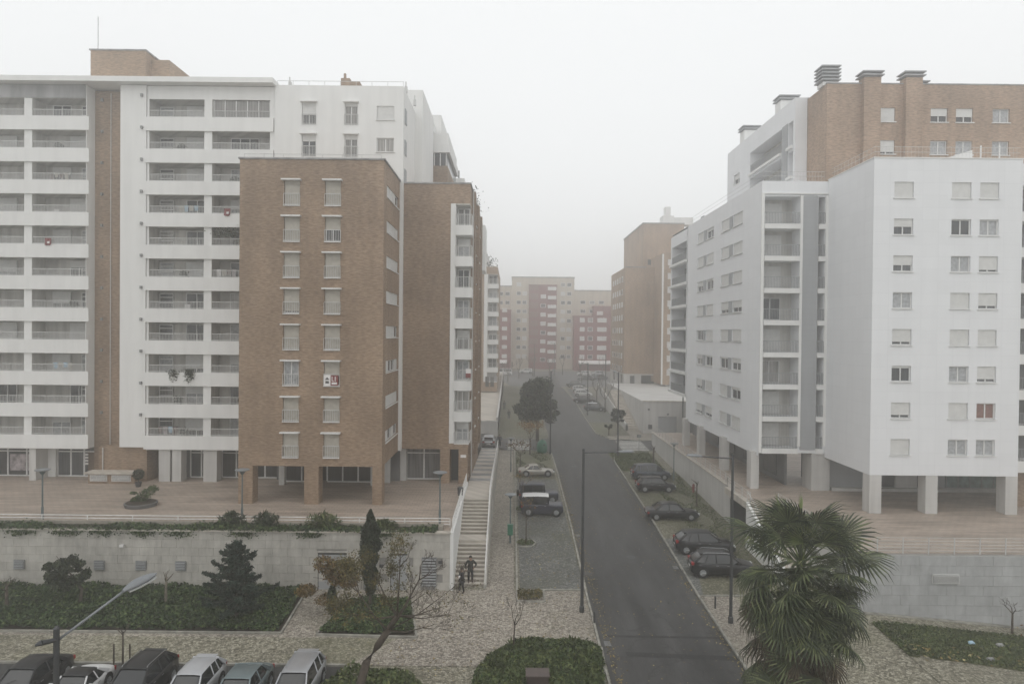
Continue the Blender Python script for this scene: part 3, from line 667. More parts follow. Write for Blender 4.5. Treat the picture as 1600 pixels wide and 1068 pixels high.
# rooftop plant
t = thing('rooftop_plant_room', 'brown brick plant room with tall aerial on the left tower roof', 'plant room', (-37,66,35.8))
b = MB(); b.box(-40.2,-35.0,65,71,35.8,40.0); part('main_block', b, M['brick_far'], t); b = MB(); b.box(-34.98,-33.25,66,71,35.8,39.55); part('side_block', b, M['brick_far'], t)
b = MB(); b.box(-40.3,-34.9,64.9,71.1,40.0,40.12); part('coping', b, M['greyband'], t); b = MB(); b.tube([(-39.8,65.5,40),(-39.8,65.5,43.4)], .03, 5); part('aerial', b, M['greymetal'], t)

# ---- white block right of the balconies
wb = thing('white_block', 'white rendered upper block with french windows behind the brick building', 'building', (-15,61,0))
holes = []
for k in range(9):
    zt = 33.9-PT*k
    if k < 3: holes += [(-18.88,-17.62,zt-1.93,zt,.25),(-15.07,-13.92,zt-1.93,zt,.25),(-12.22,-10.67,zt-1.45,zt-.22,.25)]
b = MB(); b.facade('x', 60.95, -21.3, -9.85, 3.0, 35.45, holes, .25)
b.face([(-9.85,60.95,3),(-9.85,61.4,3),(-9.85,61.4,35.45),(-9.85,60.95,35.45)]); b.face([(-21.3,60.95,35.45),(-9.85,60.95,35.45),(-9.85,61.4,35.45),(-21.3,61.4,35.45)])
b.box(-21.25,-9.85,61.4,78,3.0,35.45); b.box(-21,-9.1,68.2,77.4,27,37.7); part('wall', b, M['white'], wb)
for i, (a, c, z0, z1, _) in enumerate(holes):
    fr = (c-a) < 1.4
    o = window(wb, (a+c)/2, 61.14, z0, c-a, z1-z0, [.55,.15,.95,.3,.2,0,.1,.1,.0][i], 0, 2, 0, sill=not fr)
    if fr:
        inst(rail_mesh(1.24, .95), 'guard_rail', wb, ((a+c)/2, 60.9, z0)); b = MB(); b.box(a-.12,c+.12,60.6,60.94,z1+.02,z1+.13); part('canopy', b, M['white'], wb)
for z in (33.0, 30.2, 27.6):
    b = MB(); b.box(-9.84,-9.78,61.6,62.6,z-.6,z+.7); part('window', b, M['greypanel'], wb)
b = MB(); b.box(-15.7,-14.9,62,63,35.45,36.5); b.box(-14.9,-14.0,62,63,35.45,36.2); b.box(-15.5,-15.3,62.2,62.4,36.5,37.0); part('chimney', b, M['brick'], wb)
b = MB(); b.tube([(-21.2,61.3,35.95),(-9.9,61.3,35.95)], .025, 4)
for i in range(9): b.tube([(-21.2+1.41*i,61.3,35.45),(-21.2+1.41*i,61.3,35.95)], .02, 4)
for X, Yy in ((-20.2,61.6),(-9.9,62.5),(-9.6,66)): b.box(X-.12,X+.12,Yy,Yy+.3,35.45,36.0); b.tube([(X,Yy,36),(X,Yy,36.4)], .06, 5)
part('roof_rail', b, M['rail'], wb)
# side terraces
st = thing('terrace_block', 'stepped side block with glazed bays above the brick roof', 'building', (-8.5,80,27))
b = MB(); b.box(-9.8,-7.55,78.2,90,27.1,30.6); b.box(-9.8,-7.55,78.2,90,30.6,32.65); part('brick_base', b, M['brick'], st)
b = MB(); b.box(-9.8,-7.6,78.3,90,32.65,34.1); part('glazing', b, M['glass'], st)
for i in range(4):
    b = MB(); X = -9.75+i*.68; b.box(X-.05,X+.05,78.2,78.3,32.65,34.1); part('mullion', b, M['frame'], st)
b = MB(); b.box(-9.8,-7.3,77.9,90,34.1,35.1); b.box(-9.8,-7.5,78.2,90,35.1,36.4,1); part('upper_band', b, [M['white'],M['white']], st)
b = MB(); b.box(-9.8,-6.6,92,100,27.1,34.4); b.box(-9.8,-8.4,88,92,27,38.0); b.box(-9,-5.4,101,112,27,33.8); b.box(-8,-4.6,113,120,24,31.5); part('rear_steps', b, M['white'], st)
for X, Yy, z in ((-8.6,88.5,38.0),(-7.4,92.5,34.4),(-6.2,101.4,33.8)):
    b = MB(); b.tube([(X,Yy,z),(X,Yy,z+1.1)], .12, 6); part('flue', b, M['greymetal'], st)
b = MB(); b.box(-9.8,-8.5,80,86.5,36.4,39.0); b.box(-9.8,-9.1,77.5,79.9,36.4,37.4); part('white_turret', b, M['white'], st)
C_ = [(-4.3+rnd.gauss(0,.5), 63+rnd.uniform(0,14), 27.1+abs(rnd.gauss(0,.22))) for _ in range(260)]
leaves('roof_plants', C_, .13, M['darkleaf'], st, kind='stuff')

# ================================================================== BRICK BLOCK 1
b1 = thing('brick_apartment_block', 'brown brick block on square brick pillars with two window columns', 'building', (-15.7,57,0))
WZ = [25.40-2.817*k for k in range(8)]; holes = []
for z in WZ: holes += [(-17.93,-16.70,z-1.98,z-.08,.28),(-14.72,-13.50,z-1.98,z-.08,.28)]
sz = [24.4-2.817*k for k in range(8)]
sh = [(54.75,60.3,z,z+.95,.2) for z in sz]
b = MB(); b.facade('x', 53.5, -21.4, -10.12, 3.0, 27.0, holes, .28); b.facade('y', -10.12, 53.5, 61.5, 3.0, 27.0, sh, .2, -1)
b.face([(-21.4,53.5,3),(-21.4,61,3),(-21.4,61,27),(-21.4,53.5,27)]); b.face([(-21.4,53.5,27),(-10.12,53.5,27),(-10.12,60.94,27),(-21.4,60.94,27)])
part('wall', b, M['brick'], b1)
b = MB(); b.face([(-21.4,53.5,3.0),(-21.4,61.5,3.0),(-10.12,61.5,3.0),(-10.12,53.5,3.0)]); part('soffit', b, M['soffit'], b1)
b = MB(); b.box(-21.5,-10.02,53.4,53.75,27.0,27.12); b.box(-10.32,-10.02,53.75,61.4,27.0,27.12); part('coping', b, M['greyband'], b1)
b = MB(); b.tube([(-21.2,53.9,27.5),(-10.4,53.9,27.5)], .02, 4)
for i in range(8): b.tube([(-21.2+i*1.54,53.9,27.1),(-21.2+i*1.54,53.9,27.5)], .018, 4)
part('roof_rail', b, M['rail'], b1)
canm = MB(); canm.box(-.75,.75,-.42,0,0,.11); canme = mesh('canopy', canm, M['frame'])
for i, (a, c, z0, z1, _) in enumerate(holes):
    o = window(b1, (a+c)/2, 53.72, z0, c-a, z1-z0, 0 if i in (10,) else [1,1,1,.5,.95,1,.9,1,1,.95,.0,.6,1,1,1,1][i], 0, 2, 1 if i == 10 else 0, 'shutter_cream', False)
    inst(canme, 'canopy', b1, ((a+c)/2, 53.49, z1+.0)); inst(rail_mesh(1.26,.93,'rail',.17), 'guard_rail', b1, ((a+c)/2, 53.44, z0)); b = MB(); b.box(a-.03,c+.03,53.36,53.49,z0-.06,z0); part('sill', b, M['frame'], b1)
for k, z in enumerate(sz):
    for j in range(4):
        op = (k == 6-1 and j in (1,2)) or (k == 7 and j in (1,3)) or (k == 4 and j == 3) or (k == 0 and j == 3)
        window(b1, -10.28, 54.75+5.55*(j+.5)/4, z, 1.33, .95, 0 if op else 1, R(90), 1, 0, 'shutter', False)
    b = MB(); b.box(-10.11,-10.03,54.7,60.35,z-.07,z); part('sill', b, M['frame'], b1)
for X in (-21.4,-16.22,-10.87):
    b = MB(); b.box(X,X+(1.12 if X < -12 else .74),53.503,54.7,0,2.998); part('pillar', b, M['brick'], b1)
for X in (-20.5,-17.6,-12.4): b = MB(); b.box(X,X+.5,60.2,60.7,0,2.998); part('inner_pillar', b, M['pillar'], b1)
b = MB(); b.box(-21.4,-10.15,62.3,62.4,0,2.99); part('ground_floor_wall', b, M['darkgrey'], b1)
shopfront(b1, -20.4, -17.4, 61.6, 2.99, 2, 2.4); shopfront(b1, -16.6, -12.4, 61.6, 2.99, 3, 2.4); 
b = MB(); b.box(-12.2,-10.9,61.5,61.7,0,2.99); part('pale_panel', b, M['pillar'], b1)
b = MB(); b.tube([(-10.0,61.3,27),(-10.0,61.3,3.2)], .07, 6); part('downpipe', b, M['pillar'], b1)
t = thing('estate_banner', 'white and red sale banner hung on the brick block window rail', 'banner', (-14.1,53.35,WZ[5]-1.95), 'banners')
b = MB(); b.box(-14.68,-14.16,53.33,53.36,WZ[5]-1.98,WZ[5]-1.12); b.box(-14.15,-13.56,53.33,53.36,WZ[5]-1.95,WZ[5]-1.15,1); part('sheet', b, [M['signwhite'],M['red']], t)
b = MB(); z = WZ[5]-1.5; b.face([(-14.6,53.32,z),(-14.42,53.32,z+.2),(-14.24,53.32,z)]); b.box(-14.56,-14.28,53.318,53.328,z-.28,z-.1); part('house_emblem', b, M['metal'], t)
b = MB(); b.box(-14.07,-14.01,53.315,53.328,z-.12,z+.25); b.box(-14.07,-13.9,53.315,53.328,z-.12,z-.06); b.box(-13.82,-13.76,53.315,53.328,z-.12,z+.25); b.box(-14.07,-13.66,53.315,53.328,z-.36,z-.2); part('letters', b, M['signwhite'], t)

# ================================================================== BRICK BLOCK 2
def corner_block(label, x0, x1, Y0, Y1, zb, zt, bx0, bx1, wsx, pitch, ptop, nrow, brick, name='brick_corner_block'):
    t = thing(name, label, 'building', ((x0+x1)/2, Y0, zb)); b = MB()
    holes = [(bx0, x1+.001, ptop-pitch*k-.02 if k < nrow-1 else ptop-pitch*k+.0, ptop+1.95-pitch*k, 1.4) for k in range(nrow)]
    zlo = ptop-pitch*(nrow-1); zhi = ptop+1.95
    b.facade('x', Y0, x0, wsx, zb, zt, [], 1); b.facade('x', Y0, wsx, x1, zb, zlo, [], 1); b.facade('x', Y0, wsx, x1, zhi, zt, [], 1)
    b.facade('y', x1, Y0, Y1, zb, zt, [(Y0, Y0+1.6, zlo, zhi, .01)], .01, -1); b.face([(x0,Y0,zt),(x1,Y0,zt),(x1,Y1,zt),(x0,Y1,zt)])
    b.face([(x0,Y0,zb),(x0,Y1,zb),(x1,Y1,zb),(x1,Y0,zb)]); part('wall', b, brick, t)
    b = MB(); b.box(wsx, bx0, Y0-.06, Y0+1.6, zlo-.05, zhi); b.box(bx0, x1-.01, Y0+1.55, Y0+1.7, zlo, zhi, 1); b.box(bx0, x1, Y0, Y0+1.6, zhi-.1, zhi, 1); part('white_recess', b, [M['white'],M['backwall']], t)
    for k in range(nrow):
        p = ptop-pitch*k; b = MB()
        if k < nrow-1: b.box(bx0, x1+.22, Y0-.18, Y0+1.72, p-.88, p)
        else: b.box(bx0, x1+.05, Y0-.02, Y0+1.6, p-.15, p)
        bal = part('balcony', b, M['white'], t); L = x1+.2-bx0
        inst(rail_mesh(L, 1.0, 'rail', .14), 'railing', bal, (bx0+L/2, Y0-.1, p)); inst(rail_mesh(1.6, 1.0, 'rail', .14), 'railing', bal, (x1+.15, Y0+.75, p), R(90))
        window(t, (bx0+x1)/2, Y0+1.5, p-.0, (x1-bx0)*.85, 1.75, .4 if k % 3 == 1 else 0, 0, 2, k % 2, sill=False)
    return t
b2 = corner_block('brown brick corner block beside the stepped ramp with stacked corner balconies', -10.06, -3.87, 61.5, 79.6, 3.1, 26.95, -5.16, -3.87, -5.6, 2.795, 23.24, 8, M['brick'])
b = MB(); b.box(-10.1,-3.78,61.42,61.7,26.95,27.07); b.box(-4.05,-3.78,61.7,79.6,26.95,27.07); part('coping', b, M['greyband'], b2)
for yy in (64.5, 71.5, 78.2):
    b = MB(); b.box(-3.86,-3.55,yy,yy+1.2,1.0 if yy > 66 else 3.1,26.9); part('pilaster', b, M['brick'], b2)
for k in range(8):
    for yy in (67.2, 74): window(b2, -3.83, yy, 24.0-2.795*k, 1.4, 1.1, .8 if (k+int(yy)) % 3 else 0, R(90), 2, 0)
b = MB(); b.box(-10.0,-6.35,64.2,64.4,0,3.1); b.box(-10,-3.87,66,79.6,-1.5,3.1,1); part('ground_floor_wall', b, [M['darkgrey'],M['brick']], b2)
shopfront(b2, -9.7, -6.4, 63.2, 3.1, 2, 2.45)
b = MB(); b.box(-10.15,-9.6,62.5,63.3,0,3.1); part('pale_pier', b, M['pillar'], b2)
for X, wd_ in ((-6.38,.85),(-4.72,.8)):
    b = MB(); b.box(X,X+wd_,61.503,62.6,0,3.098); part('pillar', b, M['brick'], b2)
b = MB(); b.box(-5.5,-4.75,63,63.1,0,3.1); part('door', b, M['metal'], b2)
b = MB(); b.box(-4.55,-4.05,61.45,61.5,2.35,2.6); part('plaque', b, M['signwhite'], b2)
b = MB(); b.tube([(-3.7,63.6,26.8),(-3.7,63.6,.3)], .06, 6); part('downpipe', b, M['pillar'], b2)
# far brick block on the left
b3 = corner_block('far brown brick block with corner balconies beyond the left side street', -12, -2.95, 135, 165, 2.2, 26.8, -4.85, -3.1, -5.6, 2.76, 23.4, 8, M['brick_far'], 'far_brick_block')
b = MB(); b.box(-12,-6.4,134.9,165,26.8,33); b.box(-6.4,-5.4,136,165,26.8,30.5); part('white_upper_floor', b, M['white'], b3)
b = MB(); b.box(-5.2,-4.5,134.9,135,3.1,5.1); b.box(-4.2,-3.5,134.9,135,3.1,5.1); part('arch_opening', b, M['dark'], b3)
C_ = [(-4.5+rnd.gauss(0,.8), 136, 26.9+abs(rnd.gauss(0,1.0))) for _ in range(160)]
leaves('roof_plants', C_, .22, M['darkleaf'], b3, kind='stuff')

# ================================================================== RIGHT WHITE BLOCK (R1)
r1 = thing('white_apartment_block', 'white panelled block on square stone pillars facing the camera at right', 'building', (33.3,56,0))
WZ2 = [25.45-2.815*k for k in range(8)]; cols = [(29.17,30.66),(33.58,35.08),(35.74,37.2)]
holes = [(a, c, z-1.22, z, .25) for z in WZ2 for a, c in cols]
b = MB(); b.facade('x', 52.4, 27.6, 39.0, 2.95, 27.25, holes, .25); b.facade('y', 27.6, 52.4, 60, 2.95, 27.25, [], .1); b.face([(39,52.4,2.95),(39,60,2.95),(39,60,27.25),(39,52.4,27.25)])
b.face([(27.6,52.4,27.25),(39,52.4,27.25),(39,60,27.25),(27.6,60,27.25)]); part('wall', b, M['panel'], r1)
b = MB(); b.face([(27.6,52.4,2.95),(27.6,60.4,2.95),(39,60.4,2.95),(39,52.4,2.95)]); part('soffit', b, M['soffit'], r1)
close = [[1,1,1],[.5,.08,.08],[.6,.05,.85],[0,1,.8],[.8,1,1],[.15,0,.8],[.8,1,0],[1,0,0]]
gl = [[0,0,0],[0,0,1],[0,1,0],[1,0,0],[0,0,0],[0,1,0],[0,0,2],[0,1,1]]
for i, z in enumerate(WZ2):
    for j, (a, c) in enumerate(cols): window(r1, (a+c)/2, 52.6, z-1.22, c-a, 1.22, close[i][j], 0, 2, gl[i][j])
for X in (27.62, 31.95, 38.1):
    b = MB(); b.box(X,X+.92,52.42,53.45,0,2.948); part('pillar', b, M['pillar'], r1)
b = MB(); b.box(27.55,39.05,52.35,52.6,27.25,27.33); b.box(27.55,27.75,52.6,60,27.25,27.33); part('coping', b, M['white'], r1)
b = MB()
for z in (.5,.9): b.tube([(27.8,59.8,27.3+z),(27.8,52.7,27.3+z),(39,52.7,27.3+z)], .018, 4)
for i in range(40): b.tube([(27.8+i*.28,52.7,27.3),(27.8+i*.28,52.7,28.2)], .01, 3)
for i in range(12): b.tube([(27.8,52.7+i*.6,27.3),(27.8,52.7+i*.6,28.2)], .012, 3)
part('roof_rail', b, M['rail'], r1)
b = MB(); b.prism([(33.3,54.5),(36.5,54.5),(36.5,57.5),(33.3,57.5)], 27.25, lambda x, y: 27.5 if x < 34 else 28.5); part('roof_hatch', b, M['white'], r1)
for X in (37.5, 39.0): b = MB(); b.tube([(X,55,27.3),(X,55,29)], .06, 5); part('roof_post', b, M['white'], r1)
# ground floor behind the pillars
g1 = MB(); g1.box(28.3,46,60.6,60.8,0,2.95); part('ground_floor_wall', g1, M['greypanel'], r1)
for x0, x1_ in ((36.5,37.2),(34.1,36.0)): b = MB(); b.box(x0,x1_,60.35,60.55,0,2.95); part('pale_pier', b, M['pillar'], r1)
M['greenglass'] = mat('green_shop_glass', (.14,.22,.21), .3, .5, var=.4, scale=2)
b = MB(); b.box(38.6,44,60.45,60.55,.3,2.9); part('green_glazing', b, M['greenglass'], r1)
for i in range(6): b = MB(); b.box(38.6+i*1.05,38.66+i*1.05,60.38,60.44,.3,2.9); part('mullion', b, M['greymetal'], r1)
b = MB(); b.box(32,34,60.45,60.55,.3,2.5); b.box(36.1,36.45,60.45,60.55,.3,2.5); part('dark_window', b, M['glass'], r1)
b = MB(); b.box(28.3,46,59.9,60.35,0,.25); part('plinth', b, M['pillar'], r1)
# balcony stack beyond R1's right edge
rs = thing('balcony_wing', 'slice of a dark balcony stack at the right edge beside the white block', 'building', (41.5,54,0))
b = MB(); b.facade('x', 53.9, 39.05, 46, 2.95, 27.3, [(39.25,45.5,z-1.9,z+.15,1.6) for z in WZ2], 1.6, 1, 0, 0, 1); b.box(39.05,46,56,60,2.95,27.3); part('wall', b, [M['white'],M['darkgrey']], rs)
for z in WZ2: inst(rail_mesh(6.2,1.0,'raildark',.13), 'railing', rs, (42.35, 54.0, z-1.9))
b = MB(); b.box(39.4,46,55,55.3,0,2.9); part('ground_floor_wall', b, M['brick'], rs)
# ================================================================== R2: white block with loggias + west face
r2 = thing('white_street_block', 'white panelled block with loggia stack, its long side facing the street', 'building', (24,70,0))
lz = [25.8-2.815*k for k in range(8)]
fh = []
for z in lz: fh += [(22.05,25.15,z-2.4,z,1.7),(26.78,27.35,z-2.4,z,1.3)]
W0, W1 = 60.0, 85.2
wh = []; wz = [25.45-2.815*k for k in range(8)]
for z in wz: wh += [(64.95,67.7,z-1.15,z,.22),(68.75,71.5,z-1.15,z,.22),(74.2,76.9,z-1.15,z,.22),(77.9,80.6,z-1.15,z,.22)]
b = MB(); b.facade('x', 60.0, 21.8, 27.8, 3.3, 27.15, fh, 1.7, 1, 0, 0, 1); b.facade('y', 21.8, W0, W1, 3.0, 27.15, wh, .22, 1)
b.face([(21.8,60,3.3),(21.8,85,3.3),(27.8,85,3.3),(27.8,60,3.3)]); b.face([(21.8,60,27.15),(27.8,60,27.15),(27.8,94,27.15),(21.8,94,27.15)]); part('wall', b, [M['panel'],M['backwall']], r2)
b = MB(); b.box(25.4,26.72,59.93,60.0,3.6,25.85); part('grey_panel', b, M['greypanel'], r2)
b = MB(); b.box(21.8,27.75,59.85,59.99,26.0,26.1); b.box(21.75,22.0,59.85,59.99,3.3,26.0); b.box(25.15,25.38,59.85,59.99,3.9,25.9); b.box(27.37,27.75,59.85,59.99,3.9,25.9); part('loggia_frame', b, M['white'], r2)
for i, z in enumerate(lz):
    for a, c in ((22.05,25.15),(26.78,27.35)):
        b = MB(); b.box(a-.02,c+.02,59.8,61.6,z-2.83,z-2.405); bal = part('balcony', b, M['white'], r2); inst(rail_mesh(c-a, 1.02, 'raildark', .13), 'railing', bal, ((a+c)/2, 59.95, z-2.4))
    o = window(r2, 23.2, 61.62, z-2.35, 1.9, 2.0, [1,1,1,0,.95,0,1,1][i], 0, 2, 0, sill=False)
for i, h in enumerate(wh):
    k, j = divmod(i, 4); cl = [[1,1,.3,1],[1,1,1,1],[1,1,.2,.5],[.6,.7,1,.95],[.95,1,1,.1],[.4,.15,.15,.4],[.25,1,1,.7],[1,1,.7,.75]][k][j]
    window(r2, 21.98, (h[0]+h[1])/2, h[2], h[1]-h[0], 1.15, cl, R(-90), 2, 0)
for k in range(8):
    for y0, y1 in ((67.72,68.73),(76.92,77.88)): b = MB(); b.box(21.74,21.795,y0,y1,wz[k]-1.15,wz[k]); part('grey_infill', b, M['greypanel'], r2)
# end loggias
b = MB(); b.facade('y', 21.75, 85.2, 94, 5.9, 26.9, [(85.5,93.4,z-2.35,z,1.8) for z in wz[:7]], 1.8, 1, 0, 0, 1); b.box(23.6,27.8,85.2,94,5.9,27.15); b.face([(21.75,94,5.9),(21.75,94,26.9),(27,94,26.9),(27,94,5.9)]); b.face([(21.75,85.2,5.9),(27,85.2,5.9),(27,94,5.9),(21.75,94,5.9)]); b.face([(21.8,85.2,3.0),(27.8,85.2,3.0),(27.8,85.2,5.9),(21.8,85.2,5.9)]); part('end_loggias', b, [M['panel'],M['darkgrey']], r2)
for z in wz[:7]: inst(rail_mesh(7.9,1.0,'raildark',.16), 'railing', r2, (21.8, 89.45, z-2.35), R(90))
for z in wz[:7]: b = MB(); b.box(21.5,21.74,85.3,94,z-2.68,z-2.36); part('slab_edge', b, M['white'], r2)
for yy in (60.55, 68.8, 77.3, 84):
    b = MB(); b.box(21.35,22.05,yy,yy+1.1,0,3.29); part('pillar', b, M['pillar'], r2)
b = MB(); b.box(26.5,28.1,60.02,62.0,0,3.28); part('pillar', b, M['pillar'], r2)
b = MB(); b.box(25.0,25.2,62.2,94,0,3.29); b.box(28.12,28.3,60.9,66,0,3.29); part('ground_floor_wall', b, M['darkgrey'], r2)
for yy in (64,70,76,82): b = MB(); b.box(24.9,24.99,yy,yy+3,.5,2.8); part('dark_window', b, M['glass'], r2)
b = MB()
for z in (.5,.9): b.tube([(22,85,27.15+z),(22,60.3,27.15+z),(27.7,60.3,27.15+z)], .018, 4)
for i in range(22): b.tube([(22+i*.27,60.3,27.15),(22+i*.27,60.3,28.05)], .01, 3)
part('roof_rail', b, M['rail'], r2)
b = MB(); b.tube([(27.9,59.7,27),(27.9,59.7,3.2)], .05, 5); part('downpipe', b, M['white'], r2)
b = MB(); b.box(23.2,24.8,83.5,84.6,27.15,28.2); part('roof_vent', b, M['greypanel'], r2)
# ================================================================== R3: brick tower + white west wing
r3 = thing('brick_upper_tower', 'tan brick tower with louvred chimneys rising behind the white block', 'building', (36,61,0))
tc = [(31.92,33.4),(36.5,38.0),(38.72,40.22),(41.93,43.42)]; holes = []
for k in range(3):
    zt = 33.65-2.83*k; holes += [(a, c, zt-1.22, zt, .25) for a, c in tc]
b = MB(); b.facade('x', 60.05, 27.4, 50, 26.9, 35.7, holes, .25); b.facade('y', 27.4, 60.05, 64.0, 26.9, 35.7, [], .1); b.face([(27.4,60.05,35.7),(50,60.05,35.7),(50,75,35.7),(27.4,75,35.7)]); part('wall', b, M['brick_top'], r3)
b = MB(); b.box(27.35,50,60.0,60.3,35.7,35.8); part('coping', b, M['greyband'], r3)
tcl = [.95,.55,.6,.0,.8,0,0,0,1,0,0,0]
for i, h in enumerate(holes): window(r3, (h[0]+h[1])/2, 60.25, h[2], h[1]-h[0], 1.22, tcl[i], 0, 2, 1 if i in (3,5,6,7) else 0)
def chimney(parent, x0, x1, y0, y1, zb, zt, n, bm, name='chimney'):
    b = MB(); b.box(x0,x1,y0,y1,zb,zt); c = part(name, b, bm, parent)
    for i in range(n):
        z = zt+.02+i*.3; s = MB(); s.box(x0-.2,x1+.2,y0-.2,y1+.2,z+.1,z+.2); s.box(x0+.15,x1-.15,y0+.15,y1-.15,z-.02,z+.1); part('louvre_slab', s, M['greypanel'], c)
b = None
for x0, x1_ in ((30.42,31.88),(34.06,35.5)): chimney(r3, x0, x1_, 59.6, 60.6, 3, 36.15, 2, M['brick_top'])
chimney(r3, 27.2, 28.5, 60.4, 61.6, 35.7, 36.0, 5, M['white']); chimney(r3, 35.6, 36.7, 61, 62, 35.7, 35.85, 2, M['white'])
r4 = thing('white_upper_wing', 'white upper wing with recessed loggias left of the brick tower', 'building', (26.8,74,27))
hl = []
for k in range(3): z = 33.85-2.83*k; hl += [(67.1,76.1,z-2.35,z,1.6),(64.4,65.5,z-2.35,z,1.6)]
b = MB(); b.facade('y', 26.25, 64.0, 84, 20, 35.85, hl+[(79.5,81.6,31.4,32.6,.3),(79.5,81.6,28.6,29.8,.3)], 1.6, 1, 0, 0, 1); b.face([(26.25,64,20),(27.38,64,20),(27.38,64,35.85),(26.25,64,35.85)]); b.face([(26.25,64,35.85),(34,64,35.85),(34,84,35.85),(26.25,84,35.85)]); part('wall', b, [M['panel'],M['backwall']], r4)
b = MB(); b.box(26.18,26.24,65.6,66.9,20,33.9); part('grey_panel', b, M['greypanel'], r4)
for k in range(3):
    z = 33.85-2.83*k; inst(rail_mesh(9,1.0,'raildark',.16), 'railing', r4, (26.35,71.6,z-2.35), R(90)); b = MB(); b.box(26.0,26.24,67.1,76.1,z-2.6,z-2.36); b.box(26.0,26.24,64.3,65.55,z-2.6,z-2.36); part('slab_edge', b, M['white'], r4)
for k in range(2): window(r4, 26.5, 80.55, 31.4-2.8*k, 2.1, 1.2, .5, R(-90), 2, 0)
chimney(r4, 27.6, 29.4, 71, 72.5, 35.85, 38.0, 2, M['white']); chimney(r4, 26.9, 28.6, 80, 81.5, 35.85, 37.6, 2, M['white'])
# ================================================================== FAR RIGHT BRICK COMPLEX
f1 = thing('far_brick_complex', 'far tan brick building with stone base and two stepped towers', 'building', (27,146,3.3))
fw = []
for k in range(8):
    z = 26.3-2.78*k; fw += [(148.5+3.2*j, 150+3.2*j, z-1.2, z, .25) for j in range(5)]
b = MB(); b.facade('x', 146, 24, 31, 5.3, 28, [], .1); b.facade('y', 24, 146, 166, 5.3, 28, fw, .25, 1, 0, 0, 1); b.face([(24,146,28),(31,146,28),(31,166,28),(24,166,28)]); part('lower_wall', b, [M['brick_far'],M['shutter']], f1)
b = MB(); b.box(28.6,37.5,150,176,28,38); part('upper_tower', b, M['brick_far'], f1)
for (X, z) in ((29.6,29.6),(31.0,29.6)): b = MB(); b.box(X,X+.9,149.9,149.99,z-.6,z+.6); part('window', b, M['glass'], f1)
b = MB(); b.box(28.4,37.6,149.85,176,38,38.25); b.box(23.9,28.5,145.9,146.3,28,28.2); part('coping', b, M['greyband'], f1)
b = MB(); b.box(33.0,35.5,151,154,38.2,40.0); b.box(33.6,34.8,151.2,153,40,42); b.box(35.8,40,152,155,38.2,39.8); part('chimney', b, M['white'], f1)
nh = [(138.6,140.3,29-2.78*k-1.3,29-2.78*k,.25) for k in range(9)]
nf = [(31.3,32.3,29-2.78*k-1.3,29-2.78*k,.25) for k in range(9)]
b = MB(); b.facade('x', 138, 30.3, 40, 3.6, 30.2, nf, .25, 1, 0, 0, 1); b.facade('y', 30.3, 138, 150, 3.6, 30.2, [], .1); b.face([(30.3,138,30.2),(40,138,30.2),(40,150,30.2),(30.3,150,30.2)]); b.face([(30.3,138,3.6),(40,138,3.6),(40,150,3.6),(30.3,150,3.6)]); part('near_wall', b, [M['brick_far'],M['frame']], f1)
b = MB(); b.box(30.2,30.5,137.9,138.2,3.6,30.0); part('white_corner', b, M['white'], f1)
for h in nf:
    b = MB(); b.box(h[0]+1.6,h[1]+1.6,137.9,137.99,h[2],h[3]); part('window', b, M['shutter'], f1)
b = MB(); b.facade('x', 145.9, 24, 31, 2.8, 5.3, [(25.3,26.3,2.8,4.9,.3),(27.7,31,2.8,5.0,3)], .3, 1, 0, 0, 1); b.facade('y', 23.95, 145.9, 166, 2.2, 5.4, [(148,151,3.0,5.1,.3),(153,156,3,5.1,.3),(158,161,3,5.1,.3)], .3, 1, 0, 0, 1); part('stone_base', b, [M['pillar'],M['glass']], f1)
for h in fw: b = MB(); b.box(23.93,23.99,h[0],h[1],h[2],h[3]); o = part('window', b, M['frame'], f1); b = MB(); b.box(23.89,23.925,h[0]+.2,h[1]-.5*(h[0] % 2),h[2]+.15,h[3]-.15); part('pane', b, M['glass'] if int(h[2]+h[0]) % 3 else M['shutter'], o)
for X in (31.2,33.2,35): b = MB(); b.box(X,X+.4,138.2,139,3.3,3.6); part('pillar', b, M['pillar'], f1)
b = MB(); b.box(31,40,141,146,3.3,3.61); part('undercroft', b, M['darkgrey'], f1)
tr = thing('far_terrace', 'raised stone terrace with garage door beyond the right side street', 'terrace', (23.5,106,-1.6))
b = MB(); b.facade('x', 106, 20.5, 27.3, -2.2, 3.25, [(22.85,25.75,-1.7,.95,.3)], .3, 1, 0, 0, 0); b.facade('y', 20.5, 106, 146, -2.2, 3.25, [], .1); b.face([(20.5,106,3.25),(45,106,3.25),(45,146,3.25),(20.5,146,3.25)]); b.box(18.2,18.5,108,108.3,-2.2,-.4); part('wall', b, M['pillar'], tr)
b = MB(); b.v += [(18.2,108,-2),(18.45,108,-2),(18.45,146,-2),(18.2,146,-2),(18.2,108,-.7),(18.45,108,-.7),(18.45,146,3.6),(18.2,146,3.6)]; b.f += [(0,1,5,4),(1,2,6,5),(2,3,7,6),(3,0,4,7),(4,5,6,7)]; b.m += [0]*5; part('sloping_parapet', b, M['pillar'], tr)
b = MB(); b.box(22.87,25.73,106.2,106.28,-1.7,.93); part('garage_door', b, M['greypanel'], tr)
b = MB(); b.box(20.4,27.3,105.9,106.2,3.26,3.4); part('coping', b, M['step'], tr)
b = MB(); b.box(21.3,21.9,105.92,105.99,-1.0,-.3); b.box(21.2,21.5,105.92,105.99,1.9,2.2); b.box(24.2,24.5,105.92,105.99,1.2,1.45); part('wall_box', b, M['metal'], tr)
for i in range(28):
    z = -1.6+i*.175; b = MB(); b.box(18.5,20.45,108.5+i*.75,109.25+i*.75,-2.2,z); part('step', b, M['step'], tr)
b = MB(); b.box(27.3,45,103,106,-2.5,3.3); part('dark_return_wall', b, M['darkgrey'], tr)
